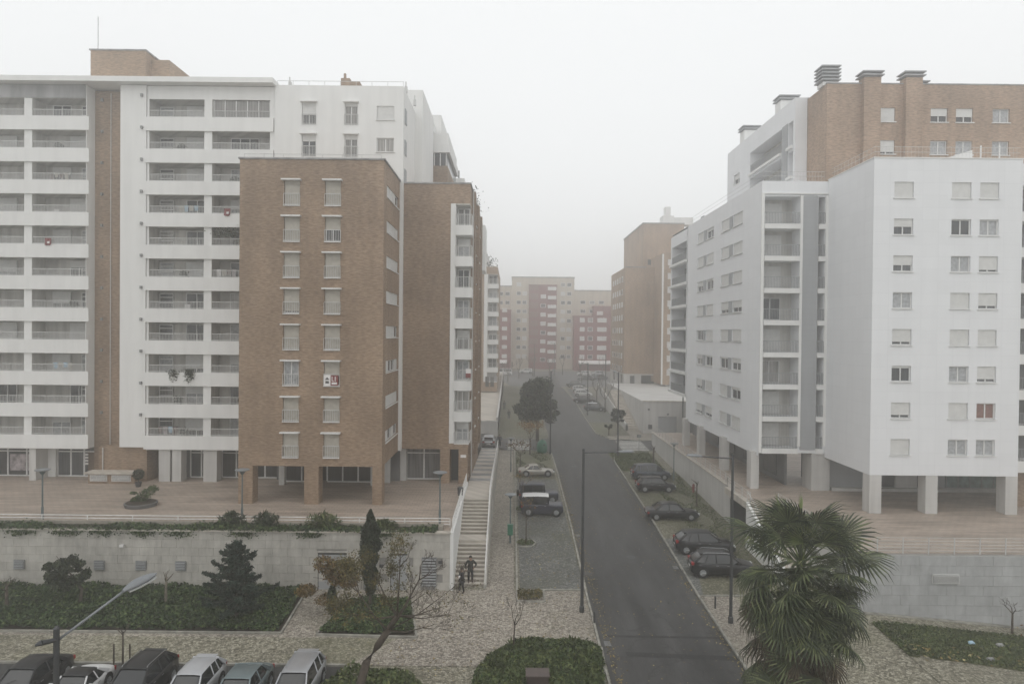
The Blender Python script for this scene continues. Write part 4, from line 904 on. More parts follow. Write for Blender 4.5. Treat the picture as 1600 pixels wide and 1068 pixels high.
patch('pavement', [(14.5,100.3),(45,100.0),(45,106),(20.4,106),(20.4,108.5),(18.1,108.5),(18.1,104),(14.5,103)], .05, M['cobble'])
# far left raised plaza
lp = thing('far_left_terrace', 'raised pale paved terrace with white parapet beyond the left side street', 'terrace', (-7,103,.2))
b = MB(); b.prism([(-14,102.5),(-2.0,102.5),(-2.0,170),(-14,170)], -3, lambda x, y: .2+.055*(y-102.5)); part('paving', b, M['step'], lp)
b = MB(); b.v += [(-2.25,102.5,-3),(-2,102.5,-3),(-2,170,-3),(-2.25,170,-3),(-2.25,102.5,1.0),(-2,102.5,1.0),(-2,170,4.7),(-2.25,170,4.7)]; b.f += [(0,1,5,4),(1,2,6,5),(2,3,7,6),(3,0,4,7),(4,5,6,7)]; b.m += [0]*5; b.box(-14,-2,102.3,102.5,-2.2,.5); part('parapet', b, M['pillar'], lp)
patch('pavement', [(-2,100.5),(5.5,101.5),(5.5,170),(-2,170)], .004, M['cobble_green'])

# ================================================================== FAR END BUILDINGS
def far_block(label, x0, x1, Y, zb, zt, m, wins, name='far_apartment_building', extra=None):
    t = thing(name, label, 'building', ((x0+x1)/2, Y, zb)); b = MB(); b.box(x0,x1,Y,Y+15,zb-1,zt); part('wall', b, M[m], t)
    b = MB(); b.box(x0-.15,x1+.15,Y-.15,Y+15,zt,zt+.3); part('coping', b, M['greyband'] if m == 'beige' else M[m], t)
    for (X, wd_, z, h, mm) in wins:
        b = MB(); b.box(X,X+wd_,Y-.12,Y-.02,z,z+h); o = part('window', b, M['frame'], t); b = MB(); b.box(X+.15,X+wd_-.15,Y-.16,Y-.125,z+.15,z+h-.12); part('pane', b, M[mm], o)
    return t
rows = [29.0-2.9*k for k in range(9)]
W = [(X, 1.5, z, 1.3, rnd.choice(['glass','glass','shutter'])) for z in rows for X in (1.3,3.2,15.6,17.6) if rnd.random() < .9]
far_block('tall beige apartment block closing the end of the street', -.2, 20.0, 221, 2.5, 31.9, 'beige', W)
t = far_block('dark red central bay with white balconies on the beige block', 5.4, 14.3, 220.4, 2.5, 29.3, 'farred', [(9.1,1.7,z-1,1.3,rnd.choice(['shutter','glass','shutter'])) for z in rows[1:]], 'red_bay')
for z in rows: b = MB(); b.box(11.4,14.1,219.6,220.35,z-1.2,z-.1); part('balcony', b, M['white'], t); b = MB(); b.box(5.6,8.4,220.25,220.38,z-1.2,z+.6); part('recess', b, M['dark'] if False else M['redcurtain'], t)
W = [(X, 1.6, z-3, 1.3, 'glass') for z in rows[:3] for X in (-6.8,-4.6,-2.4)]
far_block('beige wing left of the tall beige block', -9, -.25, 222, 2.5, 29.0, 'beige', W)
far_block('low dark red block at the street end, left of the beige one', -9, -.4, 215, 2.5, 21.0, 'farred', [(X, 1.6, z-8.5, 1.2, 'shutter') for z in rows[:6] for X in (-3.2,)]+[(-6.3,1.6,z-8.5,1.2,'glass') for z in rows[:6]])
W = [(X, 1.8, z-5.5, 1.2, 'glass') for z in rows[:3] for X in (22,25,28)]
far_block('beige wing right of the tall beige block', 20.05, 36, 222, 2.5, 27.8, 'beige', W)
far_block('low dark red block at the street end, right of the beige one', 19.6, 38, 215, 2.5, 19.3, 'farred', [(X, w_, z-11.5, 1.4, mm) for z in rows[:5] for X, w_, mm in ((21.3,1.5,'shutter'),(26.8,2.9,'shutter'),(23.8,1.6,'glass'),(31.5,1.6,'shutter'))])
far_block('taller dark red stair bay behind the right red block', 26, 38, 218, 2.5, 22.5, 'farred', [(27.0,1.9,19.9,1.2,'shutter')])
for x0, x1_, lb in ((-9,-1.5,'white awning strip on the left red block'),(21,33,'white awning strip on the right red block')):
    t = thing('awning', lb, 'awning', (x0,214,4.5)); b = MB(); b.prism([(x0,213),(x1_,213),(x1_,214.9),(x0,214.9)], 4.4, lambda x, y: 4.7 if y < 214 else 5.5); part('canvas', b, M['signwhite'], t); b = MB(); b.tube([(x0+.3,213.2,2.3),(x0+.3,213.2,4.5)], .08, 5); b.tube([(x1_-.3,213.2,2.3),(x1_-.3,213.2,4.5)], .08, 5); part('frame', b, M['greymetal'], t)

# ================================================================== VEGETATION
def blob(c, r, n, flat=1.0, shell=.55):
    out = []
    while len(out) < n:
        d = np.array([rnd.gauss(0,1) for _ in range(3)]); d /= np.linalg.norm(d)+1e-9
        q = (shell+(1-shell)*rnd.random())**.5*(.75+.3*rnd.random()); out.append((c[0]+d[0]*r[0]*q, c[1]+d[1]*r[1]*q, c[2]+d[2]*r[2]*q*flat))
    return out
def branches(b, p, d, L, r, depth, tips, spread=.55, k=5, up=.1, minr=.008):
    p = Vector(p); d = Vector(d).normalized(); pts = [p]; rr = [r]; n = 3
    for i in range(n):
        d = (d+Vector((rnd.gauss(0,.12), rnd.gauss(0,.12), rnd.gauss(0,.08)+up*.3))).normalized(); p = p+d*L/n; pts.append(p); rr.append(max(minr, r*(1-.35*(i+1)/n)))
    b.tube(pts, rr, k)
    if depth == 0: tips.append(tuple(p)); return
    for i in range(rnd.choice([2,3,3])):
        a = rnd.uniform(0, 6.28); o = Vector((math.cos(a), math.sin(a), rnd.uniform(-.2,.5))); q = pts[-1] if i < 2 else pts[-2]
        branches(b, q, d+o*spread*rnd.uniform(.7,1.4), L*rnd.uniform(.6,.85), rr[-1]*rnd.uniform(.55,.75), depth-1, tips, spread, max(3,k-1), up, minr)
def bare_tree(label, x, y, z, trunk, depth, L, group=None, lean=(0,0), tr=.07, leafn=0, leafm='sparse', name='bare_tree', ls=.09, minr=.008, m='bark', spread=.55, up=.1):
    t = thing(name, label, 'tree', (x,y,z), group); b = MB(); top = Vector((x+lean[0]*trunk, y+lean[1]*trunk, z+trunk))
    mid = Vector((x+lean[0]*trunk*.35, y+lean[1]*trunk*.35, z+trunk*.5)); b.tube([(x,y,z-.1),(x,y,z+.15),mid,top], [tr*1.5,tr*1.15,tr,tr*.85], 8); part('trunk', b, M[m], t, smooth=True)
    b = MB(); tips = []
    for i in range(3 if depth < 4 else 4):
        a = i*2.1+rnd.random(); branches(b, top-Vector((0,0,rnd.random()*trunk*.2)), Vector((math.cos(a)*.8+lean[0], math.sin(a)*.8+lean[1], .9)), L, tr*.6, depth, tips, spread, 5, up, minr)
    part('branches', b, M[m], t, smooth=True)
    if leafn:
        P = []
        for _ in range(leafn): q = rnd.choice(tips); P.append((q[0]+rnd.gauss(0,.22), q[1]+rnd.gauss(0,.22), q[2]+rnd.gauss(0,.18)))
        leaves('leaves', P, ls, M[leafm], t, kind='stuff')
    return t
def at(x, y, Y): a, d, c = ray(x, y); return Vector((a*Y/d, Y, CH+c*Y/d))
# ivy covered beds
def bed(poly_f, n, x0, x1, y0, y1, h, mt, name, label, size=.15, base='soil', step=None):
    P = []
    while len(P) < n:
        x, y = rnd.uniform(x0, x1), rnd.uniform(y0, y1)
        if not poly_f(x, y): continue
        hh = h*(.35+.65*(.5+.5*math.sin(x*1.7+y*.8)*math.cos(y*1.3-x*.6)))*(.55+.9*rnd.random()); P.append((x, y, gz(x,y)+.04+hh))
    o = leaves(name, P, size, M[mt], up=.9, kind='stuff'); o['label'] = label; return o
in1 = lambda x, y: x < -13.75-(y-45)*.05 and 39.75 < y < 45.9
in2 = lambda x, y: y > 39.55 and y < 44 and (-11.05+(y-39.6)*.14) < x < (-5.5-(y-39.2)*.2)
def inrb(x, y):
    c = False; j = len(rb)-1
    for i in range(len(rb)):
        if (rb[i][1] > y) != (rb[j][1] > y) and x < (rb[j][0]-rb[i][0])*(y-rb[i][1])/(rb[j][1]-rb[i][1])+rb[i][0]: c = not c
        j = i
    return c
patch('planting_bed', [(-60,39.6),(-13.4,39.7),(-13.7,45.9),(-60,45.9)], .03, M['soil'])
patch('planting_bed', [(-11.0,39.5),(-5.5,39.35),(-6.4,44),(-10.5,44)], .03, M['soil'])
patch('planting_bed', rb, .03, M['soil'])
def poly_bed(x0,x1,y0,y1): pass
bed(in1, 40000, -46, -13.6, 39.7, 45.9, .34, 'ivy', 'ivy_cover', 'dark ivy covering the long bed below the wall', .135)
bed(in2, 8000, -11.2, -5.4, 39.5, 44, .36, 'ivy', 'ivy_cover', 'dark ivy in the small bed with the cypress', .135)
bed(inrb, 13000, -2, 5.1, 31.6, 39.2, .2, 'grassblade', 'shrub_cover', 'low green shrubs filling the rounded island bed', .12)
bed(inrb, 8000, -2, 5.1, 31.6, 39.2, .2, 'ivy', 'shrub_cover', 'dark leaves mixed through the rounded island bed', .12)
bed(lambda x, y: (x+6.8)**2/7+(y-33)**2/5 < 1, 4200, -9.6, -4, 30.5, 35.3, .55, 'grassblade', 'hedge_patch', 'low green shrubs under the leaning bare tree', .15)
bed(lambda x, y: (x-13.4)**2+(y-31)**2 < 9 and x > 12.8, 4200, 12.7, 17, 27, 34.5, .4, 'ivy', 'ivy_cover', 'green ground cover round the foot of the palm', .15)
bed(lambda x, y: .55 < x < 2.15 and 44.45 < y < 45.95, 600, .5, 2.2, 44.4, 46, .22, 'sparse', 'planting', 'sparse weeds in the square tree pit', .1)
for i in range(16):
    while True:
        cx_, cy_ = rnd.uniform(-1,4.6), rnd.uniform(33,38.6)
        if inrb(cx_, cy_): break
    P = [(cx_+rnd.gauss(0,.28), cy_+rnd.gauss(0,.28), gz(0,cy_)+.12+rnd.random()*.25) for _ in range(260)]
    P = [q for q in P if inrb(q[0], q[1])]
    tag(leaves('shrub_shoots', P, .13, M['grassblade'], up=.2, aspect=2.6, kind='stuff'), 'taller light green shoots in the rounded island bed')
# little tree islands in the left parking lane
for (x, y) in ((1.3,55.4),(1.2,64.8)):
    kerb([(.6,y-.8),(1.8,y-.8),(2.1,y),(1.8,y+.8),(.6,y+.8)], .12, .1)
    bed(lambda a, c: (a-1.2)**2+(c-y)**2 < .55, 420, .5, 2.1, y-.8, y+.8, .15, 'grassblade', 'grass_tuft', 'grass tuft at the foot of a young tree', .08)
# lawns
patch('lawn', [(21.8,36.6),(33,34.4),(46,33.8),(46,40.5),(33,40.3),(22.6,41.2)], .0, M['grass_base']).hide_render = False
b = MB(); xs = np.linspace(21.8, 44, 12); 
for i in range(11):
    for j in range(4):
        f = lambda x, j: (x, (36.9-(x-21.8)*.12)+(41.0-.02*(x-21.8)-(36.9-(x-21.8)*.12))*j/4)
        b.face([(q[0], q[1], gz(*q)+.02) for q in (f(xs[i],j),f(xs[i+1],j),f(xs[i+1],j+1),f(xs[i],j+1))])
bpy.data.objects.remove(bpy.data.objects['lawn']); structure('lawn', b, M['grass_base'])
b = MB()
for i in range(11):
    for j in range(6):
        f = lambda x, j: (x, 26+(36.9-(x-21.8)*.12-26)*j/6)
        b.face([(q[0], q[1], gz(*q)+.008) for q in (f(xs[i],j),f(xs[i+1],j),f(xs[i+1],j+1),f(xs[i],j+1))])
structure('pavement', b, M['cobble_mossy'])
def grass(name, label, n, f, x0, x1, y0, y1, h=.1, m='grassblade'):
    P = []
    while len(P) < n:
        x, y = rnd.uniform(x0,x1), rnd.uniform(y0,y1)
        if f(x, y): P.append((x, y, gz(x,y)+.03+rnd.random()*h))
    o = leaves(name, P, .075, M[m], aspect=2.2, up=.2, kind='stuff'); o['label'] = label
grass('grass', 'green lawn beside the right retaining wall', 16000, lambda x, y: 36.95-(x-21.8)*.12 < y < 40.95-.02*(x-21.8), 21.8, 34.5, 33, 41)
P = [(x, y, gz(x,y)+.12) for x, y in ((rnd.uniform(22,33), rnd.gauss(37.2,.6)) for _ in range(160)) if y > 36.2]
leaves('fallen_leaves', P, .13, M['litter'], up=3, kind='stuff')['label'] = 'yellow leaves on the lower edge of the lawn'
grass('grass', 'rough grass on the verge at the side street corner', 6000, lambda x, y: y < 91.6, 13.1, 18.4, 80.8, 91.4, .15)
grass('weeds', 'weeds between the setts of the right parking lane', 5000, lambda x, y: math.sin(x*2.1)+math.sin(y*.9+x) > -.2, 15.6, 19.4, 50, 80, .08)
grass('weeds', 'weeds on the left verge by the recycling bin', 1800, lambda x, y: math.sin(x*2.1)+math.sin(y*.9+x) > .1, .6, 5, 77, 91, .08)
# round bush tree
p = at(105, 893, 43.2); t = thing('bushy_tree', 'round evergreen bushy tree against the stone wall at left', 'tree', (-27.6,43.2,-3.95)); b = MB(); b.tube([(-27.3,43.2,-4),(-27.2,43.2,-2.9),(-27.8,43.2,-2)], [.11,.1,.06], 6)
for i in range(5): b.tube([(-27.4,43.2,-2.6),(p.x+rnd.uniform(-1.2,1.2),43.2+rnd.uniform(-.8,.8),p.z+rnd.uniform(-.3,1))], [.05,.02], 4)
part('trunk', b, M['bark'], t); P = []
for i in range(46):
    a = blob((p.x,43.2,p.z), (1.35,1.25,1.0), 1)[0]; P += blob(a, (.36,.36,.26), 95, shell=.2)
leaves('crown', P, .12, M['darkleaf'], t)
# conifer with sweeping boughs
def conifer(label, x, y, z, H, Rr):
    t = thing('conifer', label, 'tree', (x,y,z)); b = MB(); b.tube([(x,y,z),(x,y,z+H)], [.14,.02], 6); part('trunk', b, M['bark'], t); P = []; bb = MB()
    for i in range(58):
        q = (i/58)**.85; zz = z+.6+q*(H-.8); L = Rr*(1-q)**.7*rnd.uniform(.55,1.3)+.12; a = i*2.4; d = Vector((math.cos(a), math.sin(a), 0))
        tip = Vector((x,y,zz))+d*L+Vector((0,0,.22*L)); bb.tube([(x,y,zz),tuple(Vector((x,y,zz))+d*L*.5+Vector((0,0,.05*L))),tuple(tip)], [.035,.02,.006], 4)
        for k in range(int(125*L)):
            s = rnd.random()**.7; c = Vector((x,y,zz))+d*L*s+Vector((0,0,.22*L*s*s)); w_ = .32*(1.1-s); side = Vector((-d.y,d.x,0)); c += side*rnd.gauss(0,w_*.6)+Vector((0,0,-abs(rnd.gauss(0,.10)))); P.append(tuple(c))
    part('boughs', bb, M['bark'], t); leaves('needles', P, .10, M['conifer'], t, aspect=2.6, up=.8)
p = at(370, 838, 41.5); conifer('dark conifer with sweeping boughs in front of the stone wall', p.x, 41.5, -4.0, p.z+4.0, 2.35)
# cypress
p = at(579, 796, 43.0); t = thing('cypress', 'narrow dark cypress column rising above the stone wall', 'tree', (p.x,43,-3.95)); b = MB(); b.tube([(p.x,43,-4),(p.x,43,p.z-1.5)], [.1,.03], 6); part('trunk', b, M['bark'], t); P = []
H = p.z+3.0
for i in range(14000):
    q = rnd.random(); zz = -3.0+q*H; a = rnd.random()*6.28; r = (np.interp(q, [0,.12,.3,.5,.66,.8,.93,1], [.18,.36,.38,.55,.60,.42,.2,.02]))*(1+.28*math.sin(zz*5.3+2.5*math.sin(a*2+zz))+.16*math.sin(a*3+zz*2.3)); r *= (.62+.38*rnd.random()); P.append((p.x+r*math.cos(a), 43+r*math.sin(a), zz))
leaves('crown', P, .085, M['cypress'], t, aspect=1.8)
# rusty autumn tree
t = thing('autumn_tree', 'small rusty orange tree with ivy clad trunk beside the cypress', 'tree', (-11.0,42.1,-3.98)); b = MB(); b.tube([(-11.0,42.1,-4),(-10.95,42.1,-2.8),(-10.7,42.1,-1.5)], [.09,.08,.05], 6); part('trunk', b, M['bark'], t)
bb = MB(); tips = []
for i in range(5): branches(bb, (-10.85,42.1,-2.2), (rnd.gauss(0,.6),rnd.gauss(0,.5),1), .8, .035, 2, tips)
part('branches', bb, M['bark'], t); P = []
for (x, y, rx, rz, n) in ((528,893,1.05,.9,2300),(505,880,.7,.5,700),(545,905,.8,.6,900),(478,922,.75,.38,800),(508,936,.7,.3,380)):
    c = at(x, y, 42.1); P += blob(tuple(c), (rx,.9,rz), n, shell=.2)
leaves('crown', P, .085, M['rusty'], t); leaves('ivy', blob((-11.0,42.1,-3.0), (.3,.3,.95), 900), .12, M['darkleaf'], t)
# large leaning bare tree
t = thing('leaning_tree', 'large bare leaning tree with spreading twigs, nearest to the camera at left', 'tree', (-7.3,33.2,-4.3))
b = MB(); tk = [(-7.45,33.2,-4.4),at(563,1068,33.3),at(572,1035,33.4),at(590,1008,33.6),at(606,985,33.8),at(620,962,34)]; b.tube([tuple(q) for q in tk], [.26,.22,.20,.18,.17,.13], 9); part('trunk', b, M['bark'], t, smooth=True)
b = MB(); tips = []; top = Vector(tk[-1]); top2 = Vector(tk[-2])
for tgt, r in (((560,925),.06),((590,905),.07),((625,885),.07),((655,905),.075),((680,950),.045),((700,960),.035),((560,960),.06),((640,935),.06),((705,920),.035),((660,980),.05)):
    e = at(tgt[0], tgt[1], 34+rnd.uniform(-1.6,1.6)); s = top if rnd.random() < .6 else top2; mid = s.lerp(e, .5)+Vector((0,0,-.15)); b.tube([tuple(s),tuple(mid),tuple(e)], [r,r*.7,r*.4], 6)
    for _ in range(4): branches(b, e if _ else mid, (e-s).normalized()+Vector((rnd.gauss(0,.5),rnd.gauss(0,.5),rnd.gauss(0.1,.4))), .62, r*.4, 3, tips, .6, 4, .12, .007)
part('branches', b, M['bark'], t, smooth=True); P = []
for q in tips:
    if q[0] < at(640,930,34).x or rnd.random() < .04:
        for _ in range(12): P.append((q[0]+rnd.gauss(0,.18), q[1]+rnd.gauss(0,.16), q[2]+rnd.gauss(0,.14)))
leaves('leaves', P, .07, M['sparse'], t)
# pollards and saplings
bare_tree('small pollarded bare tree between the vents on the ivy bed', -21.9, 43.3, -3.94, 1.75, 1, .45, 'pollarded trees', (0.02,0), .085, m='bark_pale')
bare_tree('pollarded stump with upright shoots at the left end of the ivy bed', -31.3, 42.3, -3.98, 1.5, 2, .35, 'pollarded trees', (0,0), .1, m='bark')
t = bare_tree('thin staked sapling behind the parked cars', -20.3, 35.7, -4.22, 1.9, 1, .4, None, (0,0), .05)
for dx in (-.42,.42): b = MB(); b.tube([(-20.3+dx,35.6,-4.3),(-20.3+dx,35.6,-2.9)], .045, 5); part('stake', b, M['bark'], t)
bare_tree('thin bare sapling rising from the tip of the rounded island bed', .25, 38.0, -4.13, 1.6, 2, .75, None, (.04,0), .04, spread=.4, up=.4, minr=.009)
bare_tree('bare young tree on the small island near the tall lamp', 1.3, 55.4, -3.5, 2.2, 2, .7, 'young street trees', (0,0), .045, leafn=40, leafm='orange', spread=.35, up=.5)
bare_tree('bare young tree beside the dark off-roaders', 1.2, 64.8, -3.17, 2.4, 2, .7, 'young street trees', (0,0), .045, leafn=60, leafm='orange', spread=.35, up=.5)
bare_tree('slender tree with dull orange leaves left of the silver coupe', 1.1, 79.6, -2.6, 2.2, 2, .8, 'young street trees', (0,0), .05, leafn=260, leafm='rusty', spread=.5, ls=.13)
bare_tree('yellow leafed tree in front of the big dark tree', 2.5, 89.5, -2.3, 2.2, 3, 1.0, 'young street trees', (0,0), .07, leafn=700, leafm='orange', ls=.13)
bare_tree('small bare tree at the top of the lawn by the right wall', 30.5, 41.2, gz(30.5,41.2), 1.2, 2, .55, 'bare trees by the right wall', (0,0), .06, spread=.7)
t_ = bare_tree('bare tree with a few orange leaves in the corner of the lawn', 27.9, 34.6, gz(27.9,34.6), 1.8, 3, .7, 'bare trees by the right wall', (-.05,0), .06, leafn=130, leafm='orange', spread=.8, ls=.1)
bare_tree('short bare stub of a tree in the right parking lane', 18.1, 66.2, gz(0,66.2), 2.4, 1, .4, 'stub trees on the right', (0,0), .07)
bare_tree('short bare stub tree on the grassy corner verge', 17.8, 85, gz(0,85), 1.9, 1, .4, 'stub trees on the right', (0,0), .11)
def round_tree(label, x, y, z, cz, rx, rz, n, ls, mt='darkleaf', tr=.2, name='street_tree', group=None, clumps=60):
    t = thing(name, label, 'tree', (x,y,z), group); b = MB(); b.tube([(x,y,z-.2),(x,y,z+(cz-z)*.6),(x,y,cz)], [tr*1.2,tr,tr*.6], 7)
    for i in range(6): a = i*1.05; b.tube([(x,y,z+(cz-z)*.5),(x+rx*.6*math.cos(a),y+rx*.6*math.sin(a),cz+rz*.2)], [tr*.5,tr*.2], 5)
    part('trunk', b, M['bark'], t); P = []
    lobes = [(0,0,0,.8),(.42,.1,-.3,.6),(-.4,-.1,-.32,.58),(.12,0,.28,.62),(-.28,.1,.2,.5)]
    for i in range(clumps):
        lx, ly, lz, lr = lobes[i % 5]; c = blob((x+lx*rx,y+ly*rx,cz+lz*rz), (rx*.82*lr,rx*.82*lr,rz*.82*lr), 1)[0]; kk = rnd.uniform(.6,1.25); P += blob(c, (rx*.25*kk,rx*.25*kk,rz*.19*kk), n//clumps, shell=.15)
    leaves('crown', P, ls, M[mt], t)
round_tree('big dense dark green tree beside the road before the crossing', 3.8, 99, -1.94, 4.0, 3.45, 4.0, 15000, .24, clumps=130)
round_tree('small dark green tree at the far corner of the side street', 16.4, 105, -1.7, 1.3, 1.6, 1.3, 2600, .2, tr=.1, clumps=20)
round_tree('second small dark bush clump beside the corner tree', 14.9, 104, -1.7, -.3, .8, .7, 800, .16, tr=.06, name='bush', clumps=8)
for i, (x, y) in enumerate(((-1,180),(6,196),(11,199),(15,201),(20,200),(26,196),(2,188),(18,175),(-4,172),(17.4,139),(17.6,128))):
    lb = ['bare tree at the street end, far left','bare tree before the red central bay','second bare tree before the beige block','bare tree right of the red bay','bare tree before the right red block','bare tree at the far right of the street end','bare tree left of the far roadway','bare tree by the far parked cars','bare tree on the far left pavement','thin bare tree above the row of far parked cars','thin bare tree beside the far terrace wall'][i]
    bare_tree(lb, x, y, gz(0,y), 2.6, 2, 1.6, 'bare trees at the street end', (0,0), .11, spread=.4, up=.5, minr=.03)
# grasses, planter pine, topiary
for i, (x0, lb) in enumerate(((415,'tall grassy clump in the planter left of the cypress'),(505,'wide grassy clump in the planter beside the cypress'),(362,'grassy clump in the planter above the conifer'),(600,'low grassy clump in the planter right of the cypress'))):
    c = at(x0, 826, 46.7); P = []
    for k in range(520):
        a = rnd.random()*6.28; s = rnd.random(); R_ = .95*s; P.append((c.x+R_*math.cos(a)*(1.3 if i == 1 else 1), 46.7+R_*math.sin(a)*.4, .15+(1.0-.35*s)*rnd.random()*(1.1 if i < 3 else .6)))
    o = leaves('grass_clump', P, .09, M['grassblade'] if i % 2 else M['darkleaf'], aspect=5, up=-.2); tag(o, lb, 'plant', 'grass clumps in the planter')
x, y = PZ(220, 790); t = thing('potted_pine', 'lopsided little pine in a round dark planter on the left plaza', 'potted tree', (x,y,0))
b = MB(); b.lathe([(1.1,0),(1.2,.28),(1.12,.3)], x, y, 18); part('planter', b, M['darkgrey'], t); b = MB(); b.lathe([(1.08,.3),(1.0,.36)], x, y, 18); part('soil', b, M['soil'], t); b = MB(); b.tube([(x,y,.1),(x+.1,y,.6),(x-.1,y,1.1)], [.08,.06,.04], 6); part('trunk', b, M['bark'], t)
P = []
for c, r in (((x+.15,y,.7),(.7,.5,.4)),((x+.55,y,1.05),(.65,.5,.4)),((x+.95,y,1.35),(.45,.4,.3)),((x-.35,y,.5),(.55,.4,.25)),((x-.6,y,1.0),(.3,.2,.12))): P += blob(c, r, 300, shell=.1)
leaves('crown', P, .08, M['ivy'], t)
x, y = PZ(216, 760); t = thing('topiary', 'small clipped shrub in a pot next to the vent box', 'shrub', (x,y,0)); b = MB(); b.lathe([(.2,0),(.28,.4),(.22,.4)], x, y, 10); b.tube([(x,y,.3),(x,y,.8)], .04, 5); part('pot', b, M['metal'], t); leaves('crown', blob((x,y,1.1), (.5,.5,.5), 900), .08, M['darkleaf'], t)
for px_, py_, lb, zz in ((352,377,'creeping balcony plant on the upper right balcony of the left tower',0),(290,583,'hanging plant draped over a lower balcony of the left tower',1)):
    c = at(px_, py_, 60.8); P = []
    for k in range(500):
        if zz: P.append((c.x+rnd.gauss(0,.22)+rnd.choice([-1.1,.35,.35]), 60.75+rnd.gauss(0,.07), c.z+.35-abs(rnd.gauss(0,.45))))
        else: P.append((c.x+rnd.gauss(0,.7), 61.2+rnd.gauss(0,.2), c.z+.5+abs(rnd.gauss(0,.5))))
    o = leaves('hanging_plant', P, .10, M['darkleaf']); tag(o, lb, 'plant', 'plants on the tower balconies')
# ---- the fan palm
px0, py0 = 13.25, 30.9; pz0 = gz(13.5, 30.6)
pt = thing('fan_palm', 'tall shaggy fan palm with drooping fronds beside the road', 'palm', (px0,py0,pz0))
b = MB(); b.tube([(px0,py0,pz0-.2),(px0,py0,pz0+1),(px0,py0,pz0+7.4)], [.34,.28,.24], 10); part('trunk', b, M['bark'], pt)
def fan(name, Lp, Rf, nseg, arc, droop, mt, fold=.5):
    b = MB(); b.tube([(0,0,0),(0,Lp*.5,.04),(0,Lp,0)], [.035,.022,.016], 5)
    for i in range(nseg):
        a = (i/(nseg-1)-.5)*arc; d = Vector((math.sin(a), math.cos(a), 0)); s = Vector((d.y,-d.x,0)); hub = Vector((0,Lp,0)); rr = Rf*(1-.18*abs(a)/(arc/2))*rnd.uniform(.93,1.05)
        w0 = rr*.55*arc/nseg*.42
        cup = abs(math.sin(a))*.12*rr
        m1 = hub+d*rr*.52+Vector((0,0,-droop*.12*rr-cup*.3)); tip = hub+d*rr*(1-.12*droop)+Vector((0,0,-droop*.62*rr*rnd.uniform(.7,1.3)-cup))
        m2 = hub+d*rr*.8+Vector((0,0,-droop*.34*rr-cup*.6))
        f = Vector((0,0,-fold*w0))
        b.face([hub, m1-s*w0+f, m1]); b.face([hub, m1, m1+s*w0+f])
        b.face([m1-s*w0+f, m2-s*w0*.5+f*.5, m2, m1]); b.face([m1, m2, m2+s*w0*.5+f*.5, m1+s*w0+f]); b.face([m2-s*w0*.5+f*.5, tip, m2]); b.face([m2, tip, m2+s*w0*.5+f*.5])
    return mesh(name, b, M[mt])
FA = [fan('frond', 1.25+.25*i, 1.15, 24, 4.0, .4+.2*i, 'palm') for i in range(3)]; FB = [fan('frond', 1.3, 1.2, 22, 3.6, 1.25, 'palm') for i in range(2)]; FD = [fan('dead_frond', 1.1, 1.15, 18, 2.4, 1.3, 'palm_dead') for i in range(2)]
FY = [fan('young_frond', 1.5, 1.15, 22, .55, .05, 'palm_light', 1.5), fan('young_frond', 1.3, 1.05, 28, 3.4, .15, 'palm_light', 1.2)]
def put(me, nm, az, el, z, roll=0, s=1.0):
    o = bpy.data.objects.new(nm, me); COL.objects.link(o); o.parent = pt; WL[o.name] = Vector((0,0,0))
    o.location = (0,0,z); o.rotation_euler = (Matrix.Rotation(az,3,'Z') @ Matrix.Rotation(el,3,'X') @ Matrix.Rotation(roll,3,'Y')).to_euler(); o.scale = (s,s,s); return o
for i in range(64):
    q = i/63; el = R(64-108*q+rnd.uniform(-12,12)); az = i*2.39996+rnd.uniform(-.2,.2)
    put(rnd.choice(FA if q < .5 else FA+FB), 'frond', az, el, 7.9-1.3*q, rnd.uniform(-.7,.7), rnd.uniform(1.15,1.5)*(.9 if q < .2 else 1.0))
for i in range(44):
    put(rnd.choice(FD), 'dead_frond', i*2.4+.4, R(-38-rnd.random()*42), 6.4-rnd.random()*4.2, rnd.uniform(-.6,.6), rnd.uniform(1.1,1.5))
for i in range(54):
    put(rnd.choice(FB+FA+FD[:1]), 'frond', i*2.4+1.4, R(-8-rnd.random()*45), 6.6-rnd.random()*4.0, rnd.uniform(-.6,.6), rnd.uniform(1.15,1.4))
for i in range(30): put(rnd.choice(FA), 'frond', rnd.uniform(2.0,4.3), R(rnd.uniform(-25,55)), rnd.uniform(5.2,7.0), rnd.uniform(-.6,.6), rnd.uniform(.7,1.0))
put(FY[0], 'young_frond', R(62), R(72), 7.3, .3, 1.4); put(FY[1], 'young_frond', R(170), R(64), 7.3, 0, 1.25); put(FY[0], 'young_frond', R(-20), R(80), 7.3, 1.2, 1.35)
t = thing('young_palm', 'small fan palm just poking into the bottom edge of the photo', 'palm', (9.9+0.2,32,-4.4)) if False else None
x_, y_ = 12.95, 36.0-3.6
pt = thing('young_palm', 'low young fan palm at the kerb by the bottom edge of the road', 'palm', (11.2+1.6,31.9,gz(0,31.9)-.1))
for i in range(16): put(rnd.choice(FA), 'frond', i*2.4, R(68-50*(i/16)), .3, rnd.uniform(-.4,.4), .5)

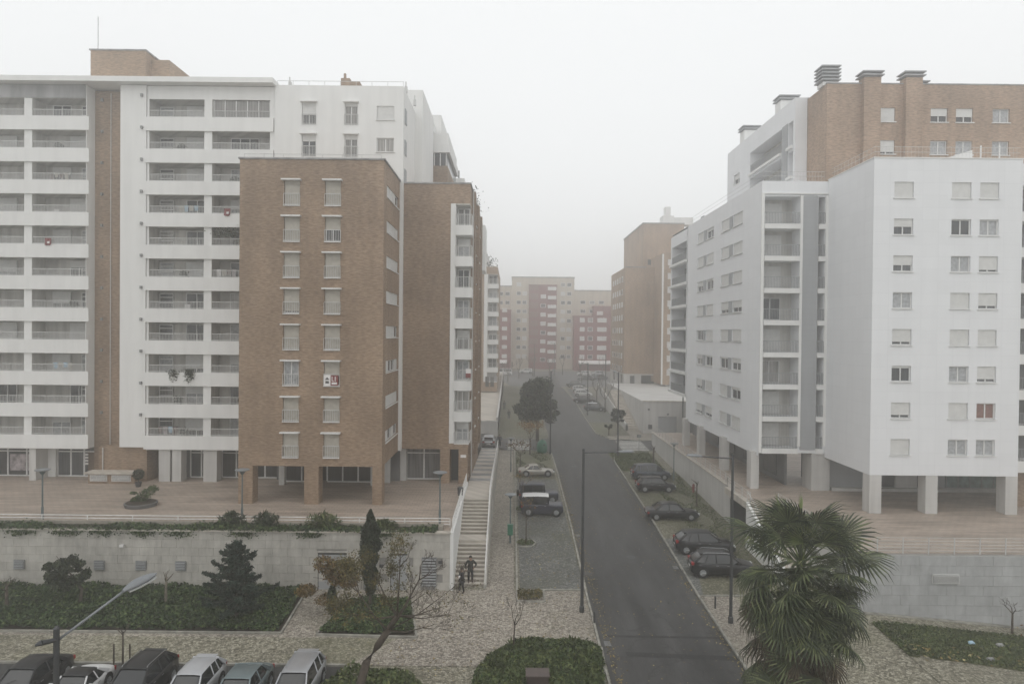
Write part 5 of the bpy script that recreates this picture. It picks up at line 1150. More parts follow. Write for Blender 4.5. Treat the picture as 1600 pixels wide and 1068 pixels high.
# ================================================================== CARS
def paint(name, col, metal=.3, rough=.35):
    m = mat(name, col, rough, .35, metal=metal, coat=.22, var=.05, scale=1.5); return m
PAINT = {'black': paint('paint_black', (.012,.012,.014), 0), 'navy': paint('paint_navy', (.018,.02,.036), .1), 'silver': paint('paint_silver', (.40,.41,.43), .5), 'lightsilver': paint('paint_light_silver', (.5,.51,.53), .4),
 'white': paint('paint_white', (.62,.62,.62), 0), 'teal': paint('paint_grey_green', (.17,.21,.22), .4), 'grey': paint('paint_grey', (.10,.105,.115), .4), 'champagne': paint('paint_champagne', (.42,.40,.36), .4), 'slate': paint('paint_slate', (.07,.08,.10), .3)}
KINDS = { # L W H belt  hood  tail  A(base) B(roof front) C(roof rear) D(rear base)
 'sedan': (4.75,1.8,1.45,.92,.86,.93, 1.05,.35,-1.05,-1.65), 'hatch': (4.1,1.72,1.48,.95,.90,.98, 1.1,.42,-1.35,-1.85), 'wagon': (4.6,1.78,1.5,.94,.88,1.0, 1.05,.35,-1.75,-2.15),
 'suv': (4.6,1.86,1.66,1.06,1.0,1.10, 1.25,.35,-1.4,-2.12), 'coupe': (4.1,1.75,1.28,.84,.80,.86, .55,.0,-.75,-1.35), 'mpv': (4.4,1.8,1.65,1.0,.95,1.05, 1.45,.55,-1.6,-2.05),
 'jeep': (3.85,1.7,1.85,1.1,1.08,1.1, .62,.5,-1.72,-1.8), 'van': (4.9,1.9,1.95,1.15,1.1,1.2, 1.8,1.1,-2.2,-2.35)}
WH = {}
def wheel_meshes(r):
    if r not in WH:
        a = MB(); a.tube([(0,-.11,0),(0,-.105,0),(0,.105,0),(0,.11,0)], [r*.9,r,r,r*.9], 18); c = MB(); c.tube([(0,-.118,0),(0,-.112,0)], [r*.2,r*.64], 16)
        for i in range(5): q = i*1.2566; c.tube([(0,-.125,0),(math.cos(q)*r*.6,-.12,math.sin(q)*r*.6)], .03, 4)
        WH[r] = (mesh('tyre', a, M['black'], smooth=False), mesh('rim', c, M['rim']))
    return WH[r]
def car(kind, col, x, y, heading, label, group, z=None, detail=True, roofcol=None, rails=False, name='parked_car', spare=False, sunroof=False):
    L, W, H, belt, hood, tail, xa, xb, xc, xd = KINDS[kind]; hw = W/2; z = gz(min(x,14), y) if z is None else z
    t = thing(name, label, 'van' if kind == 'van' else 'car', (x,y,z), group, heading); pm = PAINT[col]; boxy = kind in ('jeep','van')
    # body loft
    e = L/2; st = [(-e,.80,.45,tail*.80),(-e+.06,.9,.30,tail*.93),(-e+.25,.97,.24,tail),(xd,1,.2,tail),(xc,1,.2,belt+.02),(0,1,.2,belt),(xa*.9,1,.2,hood+.03),(xa+.1,1,.2,hood),(e-.55,.97,.22,hood-(.02 if boxy else .08)),(e-.2,.92 if not boxy else .97,.26,hood-(.04 if boxy else .16)),(e-.04,.84 if not boxy else .94,.32,hood-(.08 if boxy else .28)),(e,.76 if not boxy else .9,.42,hood-(.14 if boxy else .38))]
    b = MB(); k = 12; n0 = 0
    for (sx, sw, zb, zt) in st:
        w_ = hw*sw; half = [(0,zt+.015),(w_*.6,zt),(w_*.9,zt-.035),(w_*.985,zt-.13),(w_,max(zb+.08,(zt+zb)*.55)),(w_*.97,zb+.06),(w_*.86,zb)]
        ring = half+[(-a, c) for a, c in half[:0:-1]]; k = len(ring); b.v += [(sx, a, c) for a, c in ring]
    for i in range(len(st)-1):
        for j in range(k): q = (j+1) % k; b.f.append((i*k+j, i*k+q, (i+1)*k+q, (i+1)*k+j)); b.m.append(0)
    b.f.append(tuple(range(k))); b.f.append(tuple(range((len(st)-1)*k+k-1, (len(st)-1)*k-1, -1))); b.m += [0,0]
    part('body', b, pm, t, local=True, smooth=not boxy)
    # glasshouse
    wb = hw*.93; wr = hw*(.86 if boxy else .70); g = MB()
    stg = [(xd,belt-.02,tail+.01,.88),(xc-.02,belt-.02,H-.05,1),((xb+xc)/2,belt-.02,H-.01,1),(xb,belt-.02,H-.05,1),(xa,belt-.02,hood+.04,.92)]
    for (sx, z0, z1, s) in stg:
        wtop = wr if s == 1 else wb*.93; g.v += [(sx,wb*s,z0),(sx,wtop*s,z1-.03),(sx,wtop*s*.8,z1),(sx,-wtop*s*.8,z1),(sx,-wtop*s,z1-.03),(sx,-wb*s,z0)]
    for i in range(4):
        for j in range(5): g.f.append((i*6+j, i*6+j+1, (i+1)*6+j+1, (i+1)*6+j)); g.m.append(0)
    part('windows', g, M['carglass'], t, local=True)
    rf = MB(); rp = [(xc-.12,H-.08),(xc+.1,H-.03),((xb+xc)/2,H+.025),(xb-.1,H-.0),(xb+.1,H-.055)]; ww = wr+.015
    for (sx, z1) in rp: rf.v += [(sx,ww,z1-.06),(sx,ww*.93,z1),(sx,ww*.5,z1+.025),(sx,-ww*.5,z1+.025),(sx,-ww*.93,z1),(sx,-ww,z1-.06)]
    for i in range(4):
        for j in range(5): rf.f.append((i*6+j, i*6+j+1, (i+1)*6+j+1, (i+1)*6+j)); rf.m.append(0)
    rf.f.append((0,1,2,3,4,5)); rf.m.append(0); part('roof', rf, PAINT[roofcol] if roofcol else pm, t, local=True, smooth=True)
    pl = MB()
    for s in (1,-1):
        pl.tube([(xa,s*wb*.93,hood+.02),(xb+.05,s*wr,H-.07)], .04, 5); pl.tube([((xa+xd)/2-.1,s*(wb+.005),belt),((xb+xc)/2-.05,s*(wr+.01),H-.05)], .035, 4)
        q = .16 if kind in ('sedan','coupe','hatch') else .1; pl.tube([(xd+.03,s*wb*.93,tail-.02),(xc-.02,s*wr,H-.08)], [q,.06], 5)
        if kind not in ('sedan','coupe','jeep'): pl.tube([(xd+.75,s*(wb-.01),belt),(xc+.3,s*(wr-.01),H-.07)], .04, 4)
    part('pillars', pl, pm, t, local=True)
    r = .33 if kind not in ('suv','jeep') else .37; ty, ri = wheel_meshes(r)
    for sx in (e-.82 if not boxy else e-.62, -e+.78 if not boxy else -e+.68):
        for s in (-1, 1):
            ar = MB(); ar.tube([(sx,s*(hw-.25),r+.02),(sx,s*(hw+.006),r+.02)], r+.07, 18); part('wheel_arch', ar, M['black'], t, local=True)
            wo = inst(ty, 'wheel', t, (sx, s*(hw-.085), r), 0 if s < 0 else math.pi, local=True); inst(ri, 'rim', wo, (0,0,0), 0, local=True)
    for s in (-1, 1):
        h = MB(); h.box(e-.24,e-.02,min(s*hw*.48,s*hw*.84),max(s*hw*.48,s*hw*.84),hood-.36,hood-.22); part('headlight', h, M['lampclear'], t, local=True)
        h = MB(); zt_ = (tail-.32) if kind in ('sedan','coupe','jeep') else tail-.22; h.box(-e-.004,-e+.2,min(s*hw*.6,s*hw*.93),max(s*hw*.6,s*hw*.93),zt_,zt_+.17); part('tail_light', h, M['lampred'], t, local=True)
        h = MB(); h.box(xa-.28,xa-.12,min(s*(hw-.02),s*(hw+.17)),max(s*(hw-.02),s*(hw+.17)),belt+.0,belt+.13); part('mirror', h, pm, t, local=True)
        for dx in (.28,-.5): h = MB(); h.box(dx-.09,dx+.09,min(s*hw,s*(hw+.015)),max(s*hw,s*(hw+.015)),belt-.17,belt-.14); part('door_handle', h, M['rim'], t, local=True)
        if rails: h = MB(); h.tube([(xc-.05,s*wr*.93,H+.0),(xc+.1,s*wr*.93,H+.06),(xb-.1,s*wr*.93,H+.06),(xb+.02,s*wr*.93,H)], .02, 5); part('roof_rail', h, M['rim'], t, local=True)
    h = MB(); h.box(-e-.012,-e+.05,-.26,.26,.58,.69); part('number_plate', h, M['signwhite'], t, local=True)
    h = MB(); h.box(e-.05,e+.012,-.26,.26,.4,.51); part('number_plate', h, M['signwhite'], t, local=True)
    h = MB(); h.box(e-.1,e+.01,-hw*.4,hw*.4,.52,.64); part('grille', h, M['black'], t, local=True)
    h = MB(); h.tube([(xa+.02,-.5,hood+.05),(xa-.22,.05,hood+.2)], .012, 3); part('wiper', h, M['black'], t, local=True)
    if spare: h = MB(); h.tube([(-e-.2,.15,.85),(-e,.15,.85)], .33, 16); part('spare_wheel', h, M['black'], t, local=True)
    if kind in ('hatch','suv','mpv','wagon'): h = MB(); h.box(xc-.3,xc-.05,-wr*.85,wr*.85,H-.07,H-.03); part('spoiler', h, pm, t, local=True)
    if sunroof: h = MB(); h.box((xb+xc)/2-.1,xb-.15,-wr*.55,wr*.55,H+.02,H+.035); part('sunroof', h, M['carglass'], t, local=True)
    return t
gl_, gr_ = 'cars parked on the left of the street', 'cars parked on the right of the street'
car('sedan','black',14.85,62.6,0,'black saloon parked alone nose to the wall on the right of the street',gr_)
car('hatch','black',15.35,72.2,0,'small black hatchback overlapping a dark people carrier behind it',gr_)
car('mpv','slate',15.9,77.4,0,'dark grey people carrier behind the small black hatchback',gr_)
car('suv','black',15.35,53.9,R(-4),'plain black off-roader behind the palm, further from the camera of two',gr_)
car('suv','black',15.35,49.3,R(-4),'black off-roader with silver roof rails, half hidden by the palm',gr_,rails=True,sunroof=True)
car('coupe','champagne',2.95,78.4,R(4),'pale silver coupe parked left of the road',gl_)
car('jeep','navy',2.75,67.6,R(3),'dark old off-roader half hidden behind the white roofed one',gl_,spare=True)
car('jeep','navy',2.95,63.5,R(-2),'dark blue boxy off-roader with a white roof',gl_,roofcol='white',spare=True)
gp = 'cars in the row at the bottom left'
H_ = R(-90)
for kd, cl, x, y, lb, kw in (('sedan','black',-23.6,33.3,'black saloon at the left end of the bottom row',{}),('coupe','white',-20.9,32.7,'white car with black roof in the bottom row',{'roofcol':'black'}),('suv','black',-18.0,33.0,'large black off-roader with bright roof rails in the bottom row',{'rails':True}),
  ('hatch','lightsilver',-15.3,32.9,'light silver hatchback in the bottom row next to the black off-roader',{}),('sedan','teal',-12.9,32.6,'grey green saloon in the bottom row',{}),('wagon','silver',-10.35,33.1,'silver estate car at the right end of the bottom row',{'rails':False})):
    car(kd, cl, x, y, H_, lb, gp, **kw)
patch('parking_lane', [(-60,20),(-8.8,20),(-8.8,36.0),(-60,36.0)], .0, M['asphalt'])
car('hatch','silver',-2.95,91.2,R(90),'silver hatchback waiting at the top of the stepped ramp','cars on the side streets',z=-1.48)
car('hatch','black',28.2,96.8,R(180),'dark car in the right side street under the white building','cars on the side streets',z=gz(0,96.8))
gf = 'far row of parked cars on the right'
for kd, cl, px, py, lb, kw in (('hatch','grey',929,641,'dark hatchback with pale roof, nearest of the far row',{'roofcol':'lightsilver'}),('sedan','black',914,629,'black car second in the far row',{}),('hatch','white',911,619,'white hatchback third in the far row',{}),('hatch','white',907,612,'white car fourth in the far row, behind another white one',{}),('sedan','grey',900,604,'dark grey car at the far end of the far row',{})):
    x, y = G(px, py); car(kd, cl, x, y, R(-8), lb, gf, z=gz(0,y), **kw)
ge = 'cars at the far end of the street'
for kd, cl, px, py, lb in (('van','white',787,586,'white van in front of the left red block at the street end'),('hatch','white',822,583,'white car left of the far roadway, below the beige block'),('hatch','white',912,587,'white car below the right red block'),('hatch','lightsilver',934,587,'light silver car right of the white one below the red block'),('sedan','slate',936,593,'dark car before the light ones at the far right'),('sedan','grey',915,594,'dark grey car before the light ones at the far right')):
    x, y = G(px, py); car(kd, cl, x, y, R(180), lb, ge, z=gz(0,y))

# ================================================================== STREET FURNITURE
def tall_lamp(label, x, y, z, H, arm, az, group, head=True, m='metal', az2=None, rise=.15):
    t = thing('street_lamp', label, 'street lamp', (x,y,z), group); b = MB(); b.tube([(x,y,z-.1),(x,y,z+H*.3),(x,y,z+H)], [.11,.095,.075], 8); part('pole', b, M[m], t); b = MB(); b.lathe([(.16,z),(.16,z+.35),(.12,z+.4)], x, y, 8); part('base', b, M[m], t)
    for a in [az]+([az2] if az2 is not None else []):
        d = Vector((math.cos(a), math.sin(a), 0)); z1 = z+H-.25; e = Vector((x,y,z1))+d*arm+Vector((0,0,rise*arm)); b = MB(); b.tube([(x,y,z1),tuple(e)], .045, 6); part('arm', b, M[m if m != 'metal2' else 'silver'], t)
        if head:
            h = MB(); s = Vector((-d.y, d.x, 0))
            prof = [(-.12,.06,.05),(.05,.13,.09),(.3,.2,.13),(.55,.2,.12),(.78,.12,.07),(.88,.03,.02)]; n0 = 0
            for (q, w_, hh) in prof:
                c = e+d*q+Vector((0,0,rise*q))
                for j in range(8): an = j*math.pi/4; h.v.append(tuple(c+s*w_*math.cos(an)+Vector((0,0,hh*math.sin(an)*(1 if math.sin(an) > 0 else .45)))))
            for i in range(5):
                for j in range(8): k_ = (j+1) % 8; h.f.append((i*8+j,i*8+k_,(i+1)*8+k_,(i+1)*8+j)); h.m.append(0)
            h.f += [tuple(range(8)), tuple(range(40,48))]; h.m += [0,0]; part('lamp_head', h, M['silver'], t, smooth=True)
    return t
gt = 'tall street lamps'
tall_lamp('tall dark street lamp at the kerb beside the road, arm reaching right', 4.57, 42.9, -3.95, 10.3, 2.3, 0, gt, rise=.03)
tall_lamp('tall dark street lamp behind the palm, arm reaching left over the parked cars', 13.55, 41.6, -4.0, 10.3, 2.0, R(180), gt, rise=.06)
tall_lamp('tall thin street lamp in front of the big dark tree', 5.2, 90.1, -2.26, 11.0, 1.2, R(75), gt)
tall_lamp('tall thin street lamp on the grassy corner of the right side street', 14.0, 89.3, -2.29, 11.0, 1.2, R(100), gt)
tall_lamp('tall lamp against the white building across the side street', 24.0, 95.4, -2.1, 10.2, 1.2, R(190), gt)
for i, (px, py) in enumerate(((918,648),(946,620),(835,588),(866,586))):
    x, y = G(px, py); tall_lamp(['tall lamp beside the far row of cars','tall lamp by the far terrace wall','faint tall lamp at the street end, left','faint tall lamp at the street end, right'][i], x, y, gz(0,y), 9.5, 1.2, R(180), gt, head=False)
# double armed lamp close to the camera
t = thing('double_street_lamp', 'near street lamp with a long arm and silver head at the bottom left', 'street lamp', (-11.9,17.6,-4.9))
X, Yp = -11.9, 17.6; zt = at(86, 981, 17.6).z; pb = at(88, 1003, 17.6)
X = pb.x
b = MB(); b.tube([(X,Yp,-5),(X,Yp,zt)], .075, 10); b.tube([(X,Yp,zt),(X,Yp,zt+.06)], [.085,.03], 10); part('pole', b, M['metal'], t)
e = at(196, 921, 18.9); s_ = at(92, 998, 17.65); e2 = at(64, 1004, 17.2)
b = MB(); b.tube([tuple(s_),tuple(e)], .035, 8); part('arm', b, M['silver'], t, smooth=True); b = MB(); b.tube([tuple(s_),tuple(e2)], [.045,.075], 6); b.tube([tuple(e2),tuple(at(55,1008,17.1))], [.075,.03], 6); part('rear_lamp', b, M['metal'], t)
d = (at(243, 896, 19.5)-e).normalized(); s = Vector((-d.y,d.x,0)).normalized(); u = s.cross(d)*-1
if u.z < 0: u = -u
h = MB()
for (q, w_, hh) in ((-.08,.05,.04),(.0,.11,.07),(.12,.16,.11),(.32,.2,.14),(.55,.19,.12),(.75,.12,.07),(.86,.03,.02)):
    c = e+d*q
    for j in range(12): an = j*math.pi/6; h.v.append(tuple(c+s*w_*math.cos(an)+u*hh*max(math.sin(an),-.12)))
for i in range(6):
    for j in range(12): k_ = (j+1) % 12; h.f.append((i*12+j,i*12+k_,(i+1)*12+k_,(i+1)*12+j)); h.m.append(0)
h.f += [tuple(range(12)), tuple(range(72,84))]; h.m += [0,0]; part('lamp_head', h, M['silver'], t, smooth=True)
h = MB()
for (q, w_) in ((.05,.13),(.32,.215),(.55,.205),(.8,.1)):
    c = e+d*q-u*.03; h.v += [tuple(c-s*w_),tuple(c+s*w_),tuple(c+s*w_*.8-u*.06),tuple(c-s*w_*.8-u*.06)]
for i in range(3):
    for j in range(4): k_ = (j+1) % 4; h.f.append((i*4+j,i*4+k_,(i+1)*4+k_,(i+1)*4+j)); h.m.append(0)
h.f += [(0,1,2,3),(12,13,14,15)]; h.m += [0,0]; part('lens', h, M['lampclear'], t)
def short_lamp(label, x, y, z, H, group, m='bluegrey'):
    t = thing('post_lamp', label, 'post lamp', (x,y,z), group); b = MB(); b.tube([(x,y,z-.05),(x,y,z+1.1),(x,y,z+1.15),(x,y,z+H-.35)], [.085,.08,.055,.05], 8); part('pole', b, M[m], t)
    b = MB(); b.lathe([(.06,z+H-.38),(.2,z+H-.18),(.09,z+H-.12)], x, y, 10); part('neck', b, M[m], t); b = MB(); b.lathe([(.1,z+H-.16),(.5,z+H-.05),(.5,z+H-.01),(.2,z+H+.06)], x, y, 14); part('lamp_disc', b, M['silver'] if m == 'bluegrey' else M[m], t)
gs = 'short disc topped post lamps'
for px, py, lb in ((66,816,'disc topped post lamp at the left end of the left plaza'),(378,818,'disc topped post lamp before the left brick pillar'),(687,821,'disc topped post lamp on the plaza corner near the stair')):
    x, y = PZ(px, py); short_lamp(lb, x, y, 0, at(px, 733 if px < 600 else 737, y).z, gs)
short_lamp('disc topped post lamp on the pavement left of the silver coupe', 0.0, 79.9, -2.62, 4.0, gs); short_lamp('disc topped post lamp with a green bin beside the off-roaders', 0, 55.5, -3.5, 4.0, gs); short_lamp('disc topped post lamp by the right side street', 18.3, 76.5, gz(0,76.5), 4.2, gs)
t = thing('litter_bin', 'green litter bin fixed on the post lamp beside the stair', 'litter bin', (0,55.35,-2.9)); b = MB(); b.box(-.22,.22,55.1,55.42,-2.75,-1.95); part('body', b, M['green'], t); b = MB(); b.box(-.24,.24,55.08,55.44,-1.95,-1.9); part('lid', b, M['green'], t)
x, y = PZ(719, 782); t = thing('litter_bin', 'dark litter bin on a post at the plaza corner above the stair', 'litter bin', (x,y,0)); b = MB(); b.tube([(x,y,0),(x,y,.5)], .04, 6); b.lathe([(.2,.45),(.24,1.0),(.24,1.1),(.1,1.15)], x, y, 12); part('body', b, M['metal'], t)
t = thing('bottle_bank', 'green igloo shaped recycling container beside the road', 'recycling bin', (4.3,92.0,-2.2)); x, y, z = 4.15, 91.0, gz(0,91); b = MB(); b.lathe([(.62,z),(.72,z+.3),(.72,z+.9),(.6,z+1.35),(.3,z+1.65),(.08,z+1.7)], x, y, 16); part('shell', b, M['green'], t, smooth=True); b = MB(); b.lathe([(.06,z+1.68),(.1,z+1.8)], x, y, 8); part('lifting_eye', b, M['metal'], t)
for a in (0,2.1,4.2): b = MB(); q = -1.2+a; b.tube([(x+.6*math.cos(q),y+.6*math.sin(q),z+1.1),(x+.72*math.cos(q),y+.72*math.sin(q),z+1.12)], .13, 10); part('opening', b, M['black'], t)
x, y = 19.2, 71.5; z = gz(0,71.5); t = thing('fire_hydrant', 'red fire hydrant at the foot of the street wall', 'hydrant', (x,y,z)); b = MB(); b.lathe([(.14,z),(.12,z+.1),(.12,z+.7),(.15,z+.72),(.13,z+.85),(.04,z+.95)], x, y, 10); part('body', b, M['red'], t)
for s in (-1,1): b = MB(); b.tube([(x,y,z+.55),(x+s*.2,y,z+.55)], .06, 8); part('outlet', b, M['red'], t)
for (x, y, lb) in ((5.15,41.2,'short dark bollard at the kerb near the foot of the tall lamp'),(13.2,43.6,'short dark bollard on the right pavement near the palm')):
    z = gz(0,y); t = thing('bollard', lb, 'bollard', (x,y,z), 'dark bollards by the kerb'); b = MB(); b.lathe([(.06,z),(.06,z+.75),(.02,z+.8)], x, y, 8); part('post', b, M['metal'], t)
z = gz(0,34.6); t = thing('cabinet', 'brown utility box in the middle of the rounded bed at the bottom edge', 'utility box', (1.45,34.4,z)); b = MB(); b.box(.9,2.0,34.0,34.8,z,z+.62); part('body', b, M['step_side'] if False else mat('brown_box', (.06,.045,.04), .6), t); b = MB(); b.box(.85,2.05,33.95,34.85,z+.62,z+.68); part('lid', b, mat('brown_lid', (.085,.065,.06), .5), t)
x, y = 26.3, 38.9; z = gz(x,y); b = MB(); b.tube([(x,y,z+.02),(x+.08,y,z+.12),(x+.25,y+.06,z+.12),(x+.4,y,z+.05)], [.06,.12,.11,.04], 7); tag(part('plastic_bag', b, M['blue'], None, (0,0,0), smooth=True), 'pale blue plastic bag lying on the lawn', 'bag')
for (px, py, lb) in ((1563,1008,'grey stone lying on the lawn, upper of two'),(1548,1035,'flat grey stone lower on the lawn')):
    x, y = G(px, py); z = gz(x,y); b = MB(); b.tube([(x-.25,y,z),(x-.15,y,z+.08),(x+.15,y+.07,z+.08),(x+.28,y,z)], [.06,.14,.12,.05], 7); tag(part('stone', b, M['greyband'], None, (0,0,0)), lb, 'stone', 'stones on the lawn')
for px, py, lb in ((355,331,'red cloth hanging on a balcony rail of the left tower, third balcony row from the top right'),(75,377,'red cloth hanging on a balcony rail at the far left of the tower')):
    c = at(px, py, 60.8); t = thing('red_cloth', lb.replace(', third balcony row from the top right', ' right of the white fin'), 'cloth', tuple(c), 'red cloths on balcony rails'); b = MB()
    for i in range(5):
        for j in range(4): f = lambda i, j: (c.x-.3+.6*i/5+.06*j/4*math.sin(i), 60.8+.04*math.sin(i*2.2+j), c.z+.3-.6*j/4-(.0,.07,.02,.1,.03,-.04)[i]*j/4); b.face([f(i,j+1),f(i+1,j+1),f(i+1,j),f(i,j)])
    part('sheet', b, M['red'], t); b = MB(); b.box(c.x-.05,c.x+.16,60.73,60.75,c.z-.18,c.z-.0); part('emblem', b, M['signwhite'], t)
for px, py, lb in ((733,583,'red and white sign on the corner balcony of the brick corner block'),):
    c = at(px, py, 61.3); t = thing('balcony_sign', lb, 'sign', tuple(c)); b = MB(); b.box(c.x-.3,c.x+.15,61.22,61.25,c.z-.4,c.z+.4); part('board', b, M['signwhite'], t); b = MB(); b.box(c.x-.3,c.x+.15,61.2,61.215,c.z-.4,c.z+.0); part('red_panel', b, M['red'], t)
# road sign blade by the right side street
x, y = 17.2, 91.6; z = gz(0,91.6); t = thing('post', 'thin grey post at the corner of the right side street', 'post', (x,y,z)); b = MB(); b.tube([(x,y,z),(x,y,z+2.3)], .04, 6); part('pole', b, M['greymetal'], t); b = MB(); b.box(x-.3,x+.3,y-.03,y+.02,z+2.0,z+2.4); part('sign_plate', b, M['greymetal'], t)

# lived-in balconies of the left tower: pot plants, airers
names = ['topmost','second','third','fourth','fifth','sixth','seventh','eighth','ninth','tenth','lowest']
for k, bi, dx, kind in ((0,4,3.9,'a'),(1,4,2.6,'p'),(1,3,2.0,'p'),(2,5,1.8,'p'),(3,4,3.4,'l'),(3,3,1.6,'a'),(4,5,2.2,'p'),(5,5,1.2,'l'),(5,4,2.9,'p'),(6,3,3.4,'p'),(6,4,3.0,'a'),(7,5,3.2,'p'),(8,3,2.6,'l'),(9,4,2.4,'p'),(9,5,2.6,'p'),(10,4,3.0,'p'),(10,4,1.6,'l'),(2,3,2.2,'l')):
    a, c = (bays+bays2)[bi]; p = PTOP[k]; X = a+dx; where = {3:'left of the brown strip',4:'right of the white fin',5:'next to the brick block'}[bi]
    if kind == 'p':
        t = thing('potted_plant', 'leafy pot plant on the %s tower balcony %s' % (names[k], where), 'plant', (X,61.6,p-.6), 'pot plants on the tower balconies'); b = MB(); b.lathe([(.14,p-.6),(.2,p-.2),(.16,p-.2)], X, 61.6, 8); part('pot', b, M['brick'], t)
        leaves('foliage', blob((X,61.6,p+.25), (.5,.3,.5), 240, shell=.1), .12, M['darkleaf'], t)
    elif kind == 'a':
        t = thing('folding_chair', 'pale garden chair on the %s tower balcony %s' % (names[k], where), 'chair', (X,61.8,p-.6), 'garden chairs on the tower balconies'); b = MB(); b.box(X-.25,X+.25,61.6,62.0,p-.15,p-.1); part('seat', b, M['signwhite'], t); b = MB(); b.box(X-.25,X+.25,61.98,62.02,p-.1,p+.45); part('backrest', b, M['signwhite'], t)
        for q, w_ in ((X-.22,61.63),(X+.22,61.63),(X-.22,61.97),(X+.22,61.97)): b = MB(); b.box(q-.02,q+.02,w_-.02,w_+.02,p-.6,p-.15); part('leg', b, M['signwhite'], t)
    else:
        t = thing('laundry', 'washing hung out on the %s tower balcony %s' % (names[k], where), 'laundry', (X,61.35,p+.6), 'washing on the tower balconies'); b = MB(); b.tube([(X-.9,61.35,p+.75),(X+.9,61.35,p+.75)], .012, 4); part('line', b, M['greymetal'], t)
        for i in range(4):
            x0 = X-.85+i*.45; h = rnd.uniform(.4,.8); b = MB(); b.face([(x0,61.34,p+.75),(x0+.36,61.37,p+.75),(x0+.34,61.33,p+.75-h),(x0+.02,61.38,p+.75-h)]); part('garment', b, rnd.choice([M['signwhite'],M['poster2'],M['blue'],M['poster'],M['shutter_cream']]), t)

for (x, y, lb) in ((5.7,57.5,'iron drain grate in the left gutter by the off-roaders'),(12.3,50.5,'iron drain grate in the right gutter by the off-roaders at the palm'),(5.62,38.8,'iron drain grate in the left gutter by the rounded bed')):
    t = thing('drain_grate', lb, 'drain', (x,y,gz(0,y)+.01), 'drain grates in the gutters'); z0 = gz(0,y)+.012; b = MB(); b.box(x-.22,x+.22,y-.35,y+.35,z0-.02,z0); part('frame', b, M['metal'], t)
    for i in range(5): b = MB(); b.box(x-.18,x+.18,y-.3+i*.13,y-.24+i*.13,z0,z0+.012); part('bar', b, M['greymetal'], t)
pr = lt
b = MB(); b.box(-26.85,-21.8,61.25,61.3,PTOP[0]+.02,PTOP[0]+1.58); part('balcony_glazing', b, M['glass'], lt)
for i in range(6): b = MB(); b.box(-26.85+i*1.0,-26.78+i*1.0,61.18,61.245,PTOP[0]+.02,PTOP[0]+1.58); part('glazing_bar', b, M['frame'], lt)

# ================================================================== PEOPLE
M['skin'] = mat('skin', (.30,.19,.14), .6, var=0); M['hair'] = mat('hair', (.02,.017,.014), .7, var=0)
M['jacket_green'] = mat('dark_green_jacket', (.022,.028,.026), .8, var=.15, scale=8); M['jacket_blue'] = mat('dark_blue_jacket', (.022,.024,.032), .8, var=.15, scale=8); M['trouser'] = mat('dark_trousers', (.016,.016,.018), .85, var=.1, scale=8); M['cloth_grey'] = mat('grey_coat', (.10,.10,.10), .8, var=.1, scale=8)
def skinned(name, pts, edges, rad, m, parent):
    me = bpy.data.meshes.new(name); me.from_pydata([p for p in pts], edges, []); me.materials.append(m); o = bpy.data.objects.new(name, me); COL.objects.link(o); o.parent = parent
    s = o.modifiers.new('skin', 'SKIN'); s.use_smooth_shade = True
    for i, r in enumerate(rad): me.skin_vertices[0].data[i].radius = (r, r) if not hasattr(r, '__len__') else r
    me.skin_vertices[0].data[0].use_root = True
    u = o.modifiers.new('sub', 'SUBSURF'); u.levels = 1; u.render_levels = 1; return o
